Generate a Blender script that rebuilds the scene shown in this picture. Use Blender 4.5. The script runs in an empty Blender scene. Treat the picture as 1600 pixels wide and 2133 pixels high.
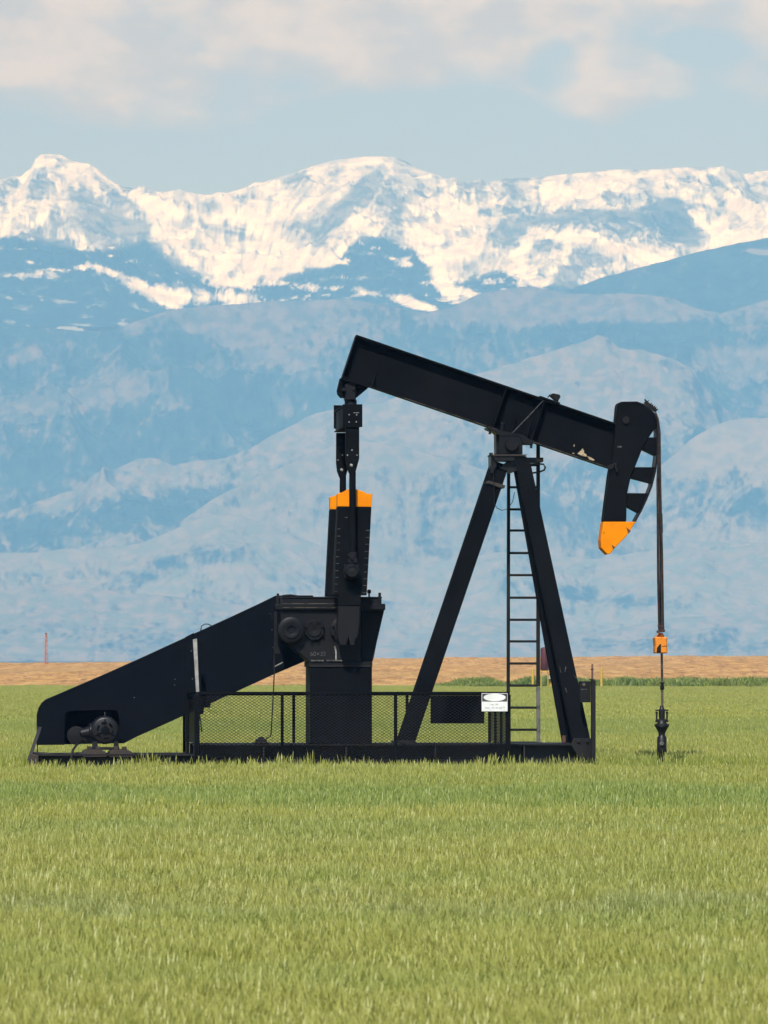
import bpy, math, random
import numpy as np
from mathutils import Vector, Matrix

random.seed(7)
rng = np.random.default_rng(7)
C = bpy.context.scene.collection
scene = bpy.context.scene

# ------------------------------------------------------------------ camera
F = 10570.0          # focal length in photograph pixels
H = 1.55             # eye height
HOR = 1380.0         # horizon row
cam_d = bpy.data.cameras.new("camera")
cam = bpy.data.objects.new("camera", cam_d)
C.objects.link(cam)
cam.location = (0, 0, H)
cam.rotation_euler = (math.radians(90), 0, 0)
cam_d.sensor_fit = 'VERTICAL'
cam_d.sensor_height = 36.0
cam_d.sensor_width = 27.0
cam_d.lens = F / 2133.0 * 36.0
cam_d.shift_y = (HOR - 1066.5) / 2133.0
cam_d.clip_start = 0.5
cam_d.clip_end = 60000
cam_d.dof.use_dof = True
cam_d.dof.focus_distance = 69.5
cam_d.dof.aperture_fstop = 15.0
scene.camera = cam

# ------------------------------------------------------------------ light
SUNV = Vector((-0.22, -1.0, 1.15)).normalized()      # towards the sun
EL = math.asin(SUNV.z)
ROT = math.atan2(SUNV.x, SUNV.y)
sd = bpy.data.lights.new("sun", 'SUN')
sd.energy = 4.8
sd.angle = math.radians(0.53)
sd.color = (1.0, 0.985, 0.96)
sun = bpy.data.objects.new("sun", sd)
C.objects.link(sun)
sun.rotation_euler = SUNV.to_track_quat('Z', 'Y').to_euler()
sun.location = (0, 0, 30)

scene.view_settings.view_transform = 'Standard'
scene.view_settings.look = 'None'
scene.view_settings.exposure = 0.0
scene.view_settings.gamma = 1.0
scene.view_settings.use_curve_mapping = False
scene.cycles.volume_bounces = 0
scene.cycles.max_bounces = 6
scene.cycles.use_denoising = True


class NT:
    """tiny node helper"""
    def __init__(s, tree):
        s.t = tree
        s.n = tree.nodes
        s.l = tree.links

    def add(s, typ, **kw):
        n = s.n.new(typ)
        for k, v in kw.items():
            setattr(n, k, v)
        return n

    def put(s, sock, val):
        if isinstance(val, bpy.types.NodeSocket):
            s.l.new(val, sock)
        elif val is not None:
            try:
                sock.default_value = val
            except Exception:
                sock.default_value = (*val, 1.0) if len(val) == 3 else val

    def math(s, op, a, b=None, c=None, clamp=False):
        n = s.add('ShaderNodeMath', operation=op)
        n.use_clamp = clamp
        for i, v in enumerate((a, b, c)):
            if v is not None:
                s.put(n.inputs[i], v)
        return n.outputs[0]

    def vmath(s, op, a, b=None):
        n = s.add('ShaderNodeVectorMath', operation=op)
        s.put(n.inputs[0], a)
        if b is not None:
            s.put(n.inputs[1], b)
        return n.outputs['Value'] if op in ('LENGTH', 'DOT_PRODUCT', 'DISTANCE') else n.outputs[0]

    def noise(s, vec, scale, detail=4, rough=0.55, dist=0.0):
        n = s.add('ShaderNodeTexNoise')
        s.put(n.inputs['Vector'], vec)
        n.inputs['Scale'].default_value = scale
        n.inputs['Detail'].default_value = detail
        n.inputs['Roughness'].default_value = rough
        n.inputs['Distortion'].default_value = dist
        return n.outputs['Fac']

    def map(s, v, a, b, c=0.0, d=1.0, smooth=True):
        n = s.add('ShaderNodeMapRange')
        n.interpolation_type = 'SMOOTHSTEP' if smooth else 'LINEAR'
        s.put(n.inputs[0], v)
        for i, k in enumerate((a, b, c, d)):
            n.inputs[i + 1].default_value = k
        return n.outputs[0]

    def mix(s, f, a, b):
        n = s.add('ShaderNodeMix', data_type='RGBA')
        s.put(n.inputs['Factor'], f)
        s.put(n.inputs[6], a if isinstance(a, bpy.types.NodeSocket) else (*a, 1.0))
        s.put(n.inputs[7], b if isinstance(b, bpy.types.NodeSocket) else (*b, 1.0))
        return n.outputs[2]

    def sep(s, v):
        n = s.add('ShaderNodeSeparateXYZ')
        s.put(n.inputs[0], v)
        return n.outputs


# ------------------------------------------------------------------ sky
SKY = 0.14
world = bpy.data.worlds.new("World")
scene.world = world
world.use_nodes = True
w = NT(world.node_tree)
w.n.clear()
wo = w.add('ShaderNodeOutputWorld')
bg = w.add('ShaderNodeBackground')
bg.inputs['Strength'].default_value = SKY
sky = w.add('ShaderNodeTexSky')
sky.sky_type = 'NISHITA'
sky.sun_disc = False
sky.sun_elevation = EL
sky.sun_rotation = ROT
sky.altitude = 1600
sky.air_density = 1.0
sky.dust_density = 1.2
sky.ozone_density = 1.0
tc = w.add('ShaderNodeTexCoord')
dirv = tc.outputs['Generated']
sx, sy, sz = w.sep(dirv)


def skyblob(px, py, rx, ry):
    a = w.math('MULTIPLY', w.math('SUBTRACT', sx, (px - 800) / F), F / rx)
    b = w.math('MULTIPLY', w.math('SUBTRACT', sz, (HOR - py) / F), F / ry)
    c = w.math('ABSOLUTE', w.math('MINIMUM', w.math('SUBTRACT', sy, 0.5), 0.0))
    d = w.math('ADD', w.math('ADD', w.math('MULTIPLY', a, a), w.math('MULTIPLY', b, b)), w.math('MULTIPLY', c, 50.0))
    return w.map(d, 0.0, 1.6, 1.0, 0.0)


n1 = w.noise(w.vmath('MULTIPLY', dirv, (52.0, 52.0, 105.0)), 1.0, 5, 0.50, 0.25)
cov = w.map(sz, (HOR - 330) / F, (HOR - 40) / F, -0.26, 0.34, smooth=False)
hi = w.map(sz, 0.14, 0.30, 0.0, 0.55)
f_ = w.math('SUBTRACT', w.math('ADD', n1, cov), hi)
for (bx, by, brx, bry, amt) in ((90, 120, 120, 150, .26), (250, 180, 200, 110, .12), (400, 230, 220, 55, .16), (200, 245, 90, 40, .18),
                                (640, 90, 380, 120, .16), (1290, 190, 150, 90, .30), (1100, 90, 200, 90, .10),
                                (1150, 150, 60, 60, -.25), (1460, 110, 90, 40, -.35), (30, 250, 150, 60, -.15), (870, 280, 300, 80, -.25),
                                (1480, 260, 200, 60, -.15)):
    f_ = w.math('ADD', f_, w.math('MULTIPLY', skyblob(bx, by, brx, bry), amt))
cf = w.map(f_, 0.40, 0.92, 0.0, 1.0)
n2 = w.math('ADD', w.noise(w.vmath('MULTIPLY', dirv, (70.0, 70.0, 120.0)), 1.0, 5, 0.5), w.math('MULTIPLY', w.math('SUBTRACT', f_, 0.75), 0.35))
ccol = w.mix(w.map(n2, 0.36, 0.66), (4.2, 4.1, 3.8), (5.9, 5.5, 4.8))
veil = w.mix(0.75, sky.outputs[0], (2.3, 2.7, 4.05))
low = w.map(sz, 0.05, 0.28, 1.0, 0.0)
base = w.mix(low, sky.outputs[0], veil)
cfm = w.math('MULTIPLY', cf, 0.88)
w.put(bg.inputs['Color'], w.mix(cfm, base, ccol))
w.l.new(bg.outputs[0], wo.inputs['Surface'])


# ------------------------------------------------------------------ materials
def mat(name, color, rough=0.6, metal=0.0, spec=0.5, vary=None, scale=8.0, bump=0.0, coord='Object', stretch=(1, 1, 1), thr=(0.4, 0.65)):
    m = bpy.data.materials.new(name)
    m.use_nodes = True
    t = NT(m.node_tree)
    b = t.n['Principled BSDF']
    b.inputs['Roughness'].default_value = rough
    b.inputs['Metallic'].default_value = metal
    b.inputs['Specular IOR Level'].default_value = spec
    tcn = t.add('ShaderNodeTexCoord')
    v = t.vmath('MULTIPLY', tcn.outputs[coord], stretch)
    if vary is not None:
        n = t.noise(v, scale, 5, 0.6)
        t.put(b.inputs['Base Color'], t.mix(t.map(n, *thr), color, vary))
        r = t.noise(v, scale * 2.3, 3, 0.6)
        t.put(b.inputs['Roughness'], t.map(r, 0.3, 0.7, rough - 0.1, rough + 0.12))
    else:
        b.inputs['Base Color'].default_value = (*color, 1)
    if bump:
        bn = t.add('ShaderNodeBump')
        bn.inputs['Strength'].default_value = bump
        bn.inputs['Distance'].default_value = 0.02
        t.put(bn.inputs['Height'], t.noise(v, scale * 5, 4, 0.6))
        t.put(b.inputs['Normal'], bn.outputs[0])
    return m


def paint_mat(name, a, b_, chip, chipamt=0.70, rough=0.5, spec=0.015, dust=(0.018, 0.016, 0.014)):
    """oilfield paint: mottled, faded, streaked with dust, a few chips"""
    m = bpy.data.materials.new(name)
    m.use_nodes = True
    t = NT(m.node_tree)
    b = t.n['Principled BSDF']
    tcn = t.add('ShaderNodeTexCoord')
    o = tcn.outputs['Object']
    big = t.noise(o, 1.3, 5, 0.6)
    col = t.mix(t.map(big, 0.35, 0.65), a, b_)
    streak = t.noise(t.vmath('MULTIPLY', o, (9, 9, 0.9)), 1.0, 5, 0.65)
    col = t.mix(t.math('MULTIPLY', t.map(streak, 0.55, 0.85), 0.45), col, dust)
    fine = t.noise(o, 22, 5, 0.7)
    patch = t.noise(o, 2.7, 3, 0.6)
    ch = t.map(t.math('ADD', t.math('MULTIPLY', fine, 0.75), t.math('MULTIPLY', patch, 0.45)), chipamt, chipamt + 0.03)
    col = t.mix(ch, col, chip)
    t.put(b.inputs['Base Color'], col)
    b.inputs['Specular IOR Level'].default_value = spec
    t.put(b.inputs['Roughness'], t.map(big, 0.3, 0.7, rough - 0.08, rough + 0.15))
    bn = t.add('ShaderNodeBump')
    bn.inputs['Strength'].default_value = 0.25
    bn.inputs['Distance'].default_value = 0.01
    t.put(bn.inputs['Height'], t.noise(o, 6, 4, 0.6))
    t.put(b.inputs['Normal'], bn.outputs[0])
    return m


M = {}
M['black'] = paint_mat('black_paint', (0.0055, 0.0062, 0.0072), (0.0080, 0.0085, 0.0090), (0.10, 0.085, 0.06), 0.815)
M['guard'] = paint_mat('guard_paint', (0.0050, 0.0064, 0.0088), (0.0065, 0.0076, 0.0094), (0.10, 0.085, 0.06), 0.83)
M['cast'] = paint_mat('cast_iron_paint', (0.0065, 0.0065, 0.0072), (0.0100, 0.0088, 0.0085), (0.12, 0.08, 0.04), 0.80, 0.5, 0.2)
M['greasy'] = paint_mat('greasy_steel', (0.0055, 0.005, 0.0048), (0.013, 0.0105, 0.009), (0.10, 0.07, 0.04), 0.80, 0.45, 0.35)
M['dirty'] = paint_mat('dirty_steel', (0.030, 0.024, 0.020), (0.050, 0.038, 0.030), (0.13, 0.09, 0.05), 0.78, 0.7, 0.3, (0.08, 0.06, 0.04))
M['edge'] = mat('worn_edge', (0.12, 0.095, 0.06), 0.6, 0, 0.4, (0.02, 0.02, 0.018), 9.0, 0, thr=(0.45, 0.6))
M['orange'] = mat('orange_paint', (0.84, 0.255, 0.0), 0.6, 0, 0.1, (0.78, 0.22, 0.0), 5.0, 0.1)
M['orange_worn'] = mat('worn_orange_paint', (0.75, 0.24, 0.02), 0.6, 0, 0.3, (0.25, 0.07, 0.02), 14.0, 0.2, thr=(0.5, 0.7))
M['bright'] = mat('bare_steel', (0.55, 0.55, 0.52), 0.35, 0.6, 0.5, (0.3, 0.28, 0.24), 12.0)
M['bolt'] = mat('bolt_steel', (0.20, 0.19, 0.17), 0.4, 0.5, 0.5, (0.05, 0.045, 0.04), 20.0)
M['pale'] = mat('weathered_grey_paint', (0.36, 0.35, 0.32), 0.7, 0, 0.3, (0.22, 0.21, 0.19), 7.0, 0.2)
M['worn'] = mat('worn_dark_grey', (0.16, 0.155, 0.15), 0.6, 0.0, 0.3, (0.08, 0.078, 0.075), 7.0)
M['mark'] = mat('scale_mark', (0.10, 0.10, 0.10), 0.6, 0, 0.3, (0.02, 0.02, 0.02), 40.0)
M['white'] = mat('white_enamel', (0.82, 0.81, 0.78), 0.45, 0, 0.4, (0.74, 0.73, 0.68), 9.0)
M['signblack'] = mat('sign_black', (0.05, 0.045, 0.045), 0.5, 0, 0.4, (0.09, 0.08, 0.08), 20.0)
M['signgrey'] = mat('faded_lettering', (0.50, 0.52, 0.50), 0.6, 0, 0.3, (0.62, 0.63, 0.61), 60.0)
M['rope'] = mat('rusty_wire_rope', (0.10, 0.045, 0.028), 0.6, 0.2, 0.4, (0.035, 0.026, 0.024), 3.0, 0, stretch=(1, 1, 2.5))
M['rope2'] = mat('greased_wire_rope', (0.022, 0.018, 0.018), 0.45, 0.2, 0.5, (0.06, 0.035, 0.028), 3.0, 0, stretch=(1, 1, 3))
M['rod'] = mat('polished_rod', (0.16, 0.12, 0.10), 0.35, 0.5, 0.5, (0.06, 0.04, 0.03), 6.0, 0, stretch=(1, 1, 2))
M['maroon'] = mat('maroon_paint', (0.075, 0.020, 0.022), 0.55, 0, 0.3, (0.10, 0.028, 0.028), 3.0)
M['yellow'] = mat('yellow_paint', (0.66, 0.44, 0.06), 0.6, 0, 0.3, (0.50, 0.32, 0.06), 5.0)
M['rustpost'] = mat('rusty_post', (0.16, 0.08, 0.05), 0.8, 0, 0.2, (0.07, 0.04, 0.03), 5.0)
M['mast'] = mat('rusty_red_mast', (0.50, 0.23, 0.15), 0.8, 0, 0.2, (0.34, 0.15, 0.10), 2.0)
M['concrete'] = mat('pale_concrete', (0.36, 0.33, 0.29), 0.9, 0, 0.2, (0.26, 0.24, 0.2), 3.0)

# ------------------------------------------------------------------ numpy noise
_P = rng.random((1024, 1024)).astype(np.float32)


def vnoise(x, y):
    xi = np.floor(x).astype(np.int64)
    yi = np.floor(y).astype(np.int64)
    fx = x - xi
    fy = y - yi
    fx = fx * fx * fx * (fx * (fx * 6 - 15) + 10)
    fy = fy * fy * fy * (fy * (fy * 6 - 15) + 10)
    a = _P[xi & 1023, yi & 1023]
    b = _P[(xi + 1) & 1023, yi & 1023]
    c = _P[xi & 1023, (yi + 1) & 1023]
    d = _P[(xi + 1) & 1023, (yi + 1) & 1023]
    return (a * (1 - fx) + b * fx) * (1 - fy) + (c * (1 - fx) + d * fx) * fy


def fbm(x, y, octv=5, gain=0.5, ridged=False):
    s = 0.0
    amp = 1.0
    tot = 0.0
    for i in range(octv):
        n = vnoise(x + 17.3 * i, y + 41.7 * i)
        if ridged:
            n = 1 - np.abs(2 * n - 1)
            n = n * n
        s = s + n * amp
        tot += amp
        amp *= gain
        # rotate a little each octave so that no lattice shows
        x, y = (x * 1.62 + y * 1.18), (y * 1.62 - x * 1.18)
    return s / tot


def grid_mesh(name, X, Y, Z, m, kind='structure', attrs=None, smooth=True):
    ny, nx = X.shape
    me = bpy.data.meshes.new(name)
    co = np.stack([X, Y, Z], -1).reshape(-1, 3).astype(np.float32)
    idx = np.arange(nx * ny).reshape(ny, nx)
    q = np.stack([idx[:-1, :-1], idx[:-1, 1:], idx[1:, 1:], idx[1:, :-1]], -1).reshape(-1, 4)
    me.vertices.add(len(co))
    me.vertices.foreach_set('co', co.ravel())
    me.loops.add(q.size)
    me.loops.foreach_set('vertex_index', q.ravel().astype(np.int32))
    me.polygons.add(len(q))
    me.polygons.foreach_set('loop_start', (np.arange(len(q)) * 4).astype(np.int32))
    me.polygons.foreach_set('loop_total', np.full(len(q), 4, np.int32))
    me.polygons.foreach_set('use_smooth', np.full(len(q), smooth, bool))
    me.update(calc_edges=True)
    for k, a in (attrs or {}).items():
        at = me.attributes.new(k, 'FLOAT', 'POINT')
        at.data.foreach_set('value', a.reshape(-1).astype(np.float32))
    me.materials.append(m)
    o = bpy.data.objects.new(name, me)
    C.objects.link(o)
    o['kind'] = kind
    return o


# ------------------------------------------------------------------ terrain materials
def attr(t, name):
    n = t.add('ShaderNodeAttribute')
    n.attribute_name = name
    return n.outputs['Fac']


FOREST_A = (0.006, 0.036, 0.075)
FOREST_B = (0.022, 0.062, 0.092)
ROCK = (0.24, 0.23, 0.225)


def rough_diffuse(m, t, col):
    b = t.n['Principled BSDF']
    t.put(b.inputs['Base Color'], col)
    b.inputs['Roughness'].default_value = 1.0
    b.inputs['Specular IOR Level'].default_value = 0.05


def hill_material(name, light, lo=0.44, hi=0.56, scale=0.006, light2=None):
    m = bpy.data.materials.new(name)
    m.use_nodes = True
    t = NT(m.node_tree)
    p = t.add('ShaderNodeNewGeometry').outputs['Position']
    pv = t.vmath('MULTIPLY', p, (1.0, 0.35, 1.5))
    n = t.noise(pv, scale, 7, 0.62, 0.4)
    n3 = t.noise(t.vmath('MULTIPLY', p, (1.0, 0.3, 0.8)), scale * 5, 5, 0.70, 0.5)
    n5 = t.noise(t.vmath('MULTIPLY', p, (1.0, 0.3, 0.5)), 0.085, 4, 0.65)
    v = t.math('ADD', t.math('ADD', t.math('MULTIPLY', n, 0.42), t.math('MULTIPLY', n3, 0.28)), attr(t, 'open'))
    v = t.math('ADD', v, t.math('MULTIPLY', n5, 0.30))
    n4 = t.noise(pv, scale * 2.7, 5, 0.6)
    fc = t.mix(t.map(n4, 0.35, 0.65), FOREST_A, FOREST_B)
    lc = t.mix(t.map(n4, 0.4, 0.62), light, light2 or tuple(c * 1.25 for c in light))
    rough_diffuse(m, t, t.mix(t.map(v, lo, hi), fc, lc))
    return m


def snow_material():
    m = bpy.data.materials.new('snow_and_rock')
    m.use_nodes = True
    t = NT(m.node_tree)
    p = t.add('ShaderNodeNewGeometry').outputs['Position']
    n = t.noise(t.vmath('MULTIPLY', p, (1.0, 0.6, 1.9)), 0.0135, 9, 0.68, 0.8)
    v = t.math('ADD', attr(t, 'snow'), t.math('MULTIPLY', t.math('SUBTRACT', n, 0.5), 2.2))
    n2 = t.noise(p, 0.02, 5, 0.6)
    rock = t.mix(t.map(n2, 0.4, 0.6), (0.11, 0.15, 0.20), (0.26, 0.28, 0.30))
    under = t.mix(attr(t, 'forest'), rock, FOREST_A)
    s2 = t.mix(t.map(t.noise(p, 0.012, 6, 0.65), 0.35, 0.6), (0.64, 0.62, 0.60), (0.91, 0.86, 0.78))
    mid = t.mix(0.62, under, (0.56, 0.60, 0.66))  # cool grey mid tone, a shaded look painted into the snow
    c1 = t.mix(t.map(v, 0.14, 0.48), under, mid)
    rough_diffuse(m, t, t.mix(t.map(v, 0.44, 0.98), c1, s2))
    return m


def interp(pts, px):
    a = np.array(pts, float)
    return np.interp(px, a[:, 0], a[:, 1])


def layer(name, sil, D, Fr, m, amp, wl, nx=560, ny=150, power=1.1, zb=0.0, seed=0.0, attrs=None, jag=3.0, spread=1.7, octv=6, base_px=None):
    """a range: ridge line SIL (photo pixels) standing at distance D, slope falling forward to Fr and back behind"""
    half = 0.0757 * D * 1.22
    far = 0.0757 * D * 5.5
    wing = np.linspace(0, 1, 70) ** 1.25 * (far - half) + half
    xs = np.concatenate([-wing[:0:-1], np.linspace(-half, half, int(nx * .8)), wing[1:]])
    t = np.concatenate([np.linspace(0, 1, ny), 1 + np.linspace(0.03, 0.5, 12)])
    X, T = np.meshgrid(xs, t)
    pxr = 800 + xs / D * F
    s = interp(sil, pxr)
    # outside the frame go on with a wandering ridge
    out = np.maximum(0, np.maximum(-pxr, pxr - 1600))
    s = s + (fbm(pxr / 420 + seed, pxr * 0 + seed, 4) - 0.5) * 200 * np.clip(out / 300, 0, 1)
    jn = (fbm(pxr / 26 + seed * 3, pxr * 0 + 5.5, 4, 0.6) - 0.5) * 2 * jag
    s = s + jn
    zr = H + (HOR - s) / F * D
    zbase = zb if base_px is None else H + (HOR - interp(base_px, pxr)) / F * Fr
    dist = Fr + (D - Fr) * T
    Xw = X * np.where(T <= 1, dist / D, 1.0)          # the slope narrows with the valley fan below it
    Xw = X
    P = np.where(T <= 1, T ** power, 1 - (T - 1) * 1.3)
    Z = zbase + (zr[None, :] - zbase) * P
    env = np.where(T <= 1, np.clip(T * 4, 0, 1) * np.clip((1 - T) * 5, 0.0, 1), np.clip((T - 1) * 2, 0, .5))
    nz = fbm(Xw / wl + seed, dist / wl + seed * 2, octv, 0.52, ridged=True) - 0.45
    nz2 = fbm(Xw / (wl * 2.4) + seed + 9, dist / (wl * 2.4), 4, 0.5) - 0.5
    Z = Z + env * amp * (nz * 1.0 + nz2 * 1.3)
    PX = 800 + Xw / dist * F
    PY = HOR - (Z - H) / dist * F
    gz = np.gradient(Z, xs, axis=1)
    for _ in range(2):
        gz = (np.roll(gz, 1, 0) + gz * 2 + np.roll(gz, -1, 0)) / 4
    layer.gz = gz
    layer.below = PY - s[None, :]
    at = {k: f(PX, PY, T, Xw, dist, Z) for k, f in (attrs or {}).items()}
    return grid_mesh(name, Xw, dist, Z, m, attrs=at)


def ell(PX, PY, cx, cy, rx, ry, ang=0.0):
    a = math.radians(ang)
    dx = PX - cx
    dy = PY - cy
    u = (dx * math.cos(a) + dy * math.sin(a)) / rx
    v = (-dx * math.sin(a) + dy * math.cos(a)) / ry
    return np.exp(-(u * u + v * v) ** 1.3 * 0.9)


def inpoly(PX, PY, poly):
    inside = np.zeros(PX.shape, bool)
    n = len(poly)
    for i in range(n):
        x1, y1 = poly[i]
        x2, y2 = poly[(i + 1) % n]
        c = ((y1 > PY) != (y2 > PY)) & (PX < (x2 - x1) * (PY - y1) / (y2 - y1 + 1e-9) + x1)
        inside ^= c
    return inside


TREE = [(-600, 500), (0, 484), (100, 504), (180, 520), (250, 518), (300, 498), (340, 530), (365, 555), (440, 585), (560, 592), (640, 560),
        (690, 555), (735, 500), (800, 492), (860, 520), (890, 555), (960, 590), (1040, 560), (1100, 590), (1200, 600), (1600, 610), (2200, 560)]
SNOWPATCH = [(255, 578, 60, 10, 25, .75), (330, 612, 60, 17, 25, 1.0), (352, 630, 26, 12, 20, .8), (440, 620, 120, 12, 4, .95), (175, 555, 13, 8, -30, .8), (215, 562, 22, 7, 20, .7),
             (75, 570, 45, 9, 0, .45), (30, 575, 30, 6, 0, .5), (120, 582, 40, 6, 5, .35), (480, 588, 30, 6, 0, .8), (560, 590, 60, 5, 0, .6),
             (640, 598, 40, 5, 0, .55), (720, 600, 40, 6, 5, .6), (770, 612, 30, 5, 8, .5),
             (925, 590, 18, 38, -30, 1.1), (965, 610, 40, 14, 15, 1.0), (850, 628, 50, 10, 18, .9), (885, 640, 30, 8, 10, .8), (845, 540, 20, 5, -30, .6),
             (490, 595, 50, 5, 0, .5)]
DARKPATCH = [(85, 385, 26, 30, -20, .55), (30, 395, 10, 22, 15, .35), (160, 430, 26, 45, 10, .45), (230, 455, 60, 45, 10, .55), (190, 378, 50, 8, 42, .40),
             (250, 500, 60, 30, 0, .35), (610, 372, 34, 12, -25, .7), (690, 352, 30, 10, -15, .55), (497, 410, 18, 9, 15, .6), (455, 428, 22, 8, 0, .5),
             (430, 470, 60, 8, 25, .35), (735, 410, 16, 50, 35, .45), (780, 400, 30, 40, 0, .42), (700, 450, 60, 30, -30, .45), (650, 480, 60, 20, -15, .25), (560, 450, 20, 10, 0, .2),
             (828, 465, 18, 22, 0, .35), (990, 386, 24, 7, 0, .8), (1070, 373, 34, 5, 0, .8), (1075, 405, 26, 20, 35, .7), (960, 510, 50, 6, 0, .6), (1060, 490, 45, 28, 0, .65),
             (1130, 505, 30, 25, -20, .7), (1150, 460, 90, 14, -3, .55), (1270, 450, 110, 16, 2, .5), (1310, 480, 50, 24, 0, .6), (1405, 465, 40, 42, 10, 1.0), (1440, 490, 50, 16, 10, .8),
             (1380, 440, 30, 22, -20, .7), (1510, 375, 26, 22, 0, .5), (1590, 400, 16, 30, 0, .5), (1428, 372, 16, 10, 0, .45), (1500, 420, 15, 40, -10, .35), (1200, 520, 40, 20, 10, .2),
             (1250, 545, 40, 6, 0, .35), (400, 560, 40, 12, 10, .3), (340, 540, 20, 30, -20, .5), (1270, 395, 26, 14, 0, .25), (1060, 380, 12, 12, 0, .3)]


STROKES = [([(88, 330), (120, 372), (95, 430), (80, 470)], 11, .45), ([(118, 326), (155, 350), (205, 402)], 12, .5), ([(190, 345), (240, 388), (300, 425), (375, 452)], 8, .55), ([(10, 375), (35, 395), (20, 440)], 9, .4),
           ([(310, 440), (360, 500), (400, 545), (450, 575)], 20, .35), ([(480, 445), (560, 440)], 24, .3), ([(590, 512), (660, 545), (700, 535), (738, 492)], 10, .7), ([(420, 500), (470, 560)], 22, .3),
           ([(800, 385), (770, 430), (750, 462)], 4, .5), ([(880, 490), (960, 440)], 22, .4), ([(910, 535), (1000, 505)], 14, .35), ([(1085, 590), (1075, 530), (1110, 488), (1160, 495), (1240, 500), (1375, 545)], 14, .65),
           ([(1440, 448), (1480, 478), (1510, 497)], 7, .7), ([(1500, 460), (1570, 505)], 6, .6), ([(1140, 405), (1240, 392)], 22, .35), ([(1010, 395), (1090, 425)], 8, .3), ([(1290, 360), (1470, 360)], 8, .3), ([(1370, 440), (1372, 500)], 4, .6),
           ([(640, 360), (720, 345), (810, 335)], 9, .35), ([(1150, 590), (1200, 560)], 12, -.3),
           ([(205, 380), (300, 440), (325, 520)], 13, -.38), ([(120, 470), (300, 480)], 18, -.30), ([(60, 470), (150, 510)], 12, -.25), ([(790, 350), (720, 420), (660, 500)], 14, -.34), ([(800, 360), (830, 440)], 16, -.28),
           ([(860, 390), (960, 425)], 13, -.20), ([(1120, 450), (1370, 440)], 12, -.35), ([(1250, 410), (1420, 420), (1560, 470)], 9, -.28), ([(1560, 380), (1590, 480)], 12, -.25), ([(430, 430), (520, 500)], 9, -.28), ([(560, 470), (650, 470)], 9, -.28), ([(1480, 390), (1540, 460)], 10, -.2)]


def stroke(PX, PY, pts, wd):
    d = np.full(PX.shape, 1e9)
    for (x1, y1), (x2, y2) in zip(pts[:-1], pts[1:]):
        vx, vy = x2 - x1, y2 - y1
        q = np.clip(((PX - x1) * vx + (PY - y1) * vy) / (vx * vx + vy * vy), 0, 1)
        d = np.minimum(d, np.hypot(PX - x1 - q * vx, PY - y1 - q * vy))
    return np.exp(-(d / wd) ** 2)


def snow_attr(PX, PY, T, X, Yd, Z):
    wob = (fbm(PX / 40, PY / 18, 4) - 0.5) * 36
    tl = interp(TREE, PX.ravel()).reshape(PX.shape) + wob
    s = 0.72 - 0.72 * np.clip((PY - tl) / 9 + 0.5, 0, 1)
    for (cx, cy, rx, ry, an, am) in DARKPATCH:
        s = s - ell(PX, PY, cx, cy, rx * 1.05, ry * 1.05, an) * am * .8
    for (cx, cy, rx, ry, an, am) in SNOWPATCH:
        s = s + ell(PX, PY, cx, cy, rx, ry, an) * am
    wx_ = PX + (fbm(PX / 30, PY / 30, 4) - .5) * 34
    wy_ = PY + (fbm(PX / 30 + 50, PY / 30, 4) - .5) * 34
    for (pts, wd, am) in STROKES:
        s = s + stroke(wx_, wy_, pts, wd) * am
    # lit and shaded faces painted by slope, rock ribs running down the fall lines
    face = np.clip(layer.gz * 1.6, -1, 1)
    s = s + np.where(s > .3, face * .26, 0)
    skew = (fbm(PX / 210 + 7, PY / 400, 3) - .5) * 3.2
    xs_ = PX + layer.below * skew
    rib = fbm(xs_ / 21 + 11, layer.below / 38 + 4, 6, .62, ridged=True)
    where = np.clip((fbm(PX / 120 + 60, PY / 60, 3) - .38) * 5, .15, 1)
    rib2 = fbm(xs_ / 55 + 31, layer.below / 120 + 4, 4, .55, ridged=True)
    s = s - np.where(s > .2, np.clip((rib - .36) * 2.2, -.25, .8) * .50 * where + np.clip((rib2 - .42) * 2.4, -.2, .9) * .36, 0)
    # scattered drifts through the tree line
    st = fbm(PX / 34 + 3, PY / 7 + 1, 4)
    s = s + np.where((PY > tl) & (PY < tl + 60), np.clip((st - 0.62) * 4.5, 0, 1), 0)
    return s


def forest_attr(PX, PY, T, X, Yd, Z):
    tl = interp(TREE, PX.ravel()).reshape(PX.shape)
    f = np.clip((PY - tl) / 20 + 0.6, 0, 1)
    return np.clip(f + ell(PX, PY, 1405, 465, 60, 60) * .6 + ell(PX, PY, 1300, 470, 90, 30) * .4, 0, 1)


S1 = [(-900, 420), (-300, 400), (0, 374), (30, 372), (52, 366), (72, 346), (83, 322), (100, 320), (127, 323), (150, 335), (185, 341), (205, 352), (232, 378), (262, 398), (300, 408),
      (350, 412), (420, 409), (480, 400), (530, 385), (575, 374), (625, 356), (670, 340), (700, 332), (760, 326), (820, 326), (845, 336), (870, 350), (915, 366), (960, 388), (975, 391),
      (985, 383), (1012, 381), (1040, 374), (1100, 370), (1125, 369), (1175, 363), (1240, 358), (1290, 352), (1340, 354), (1400, 350), (1485, 348), (1510, 348), (1540, 358), (1550, 363), (1575, 357), (1600, 355), (1900, 370), (2500, 420)]
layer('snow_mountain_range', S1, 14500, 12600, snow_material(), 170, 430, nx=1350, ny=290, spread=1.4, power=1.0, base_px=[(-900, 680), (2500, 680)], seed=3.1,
      attrs={'snow': snow_attr, 'forest': forest_attr}, jag=1.0, octv=8)


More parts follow.
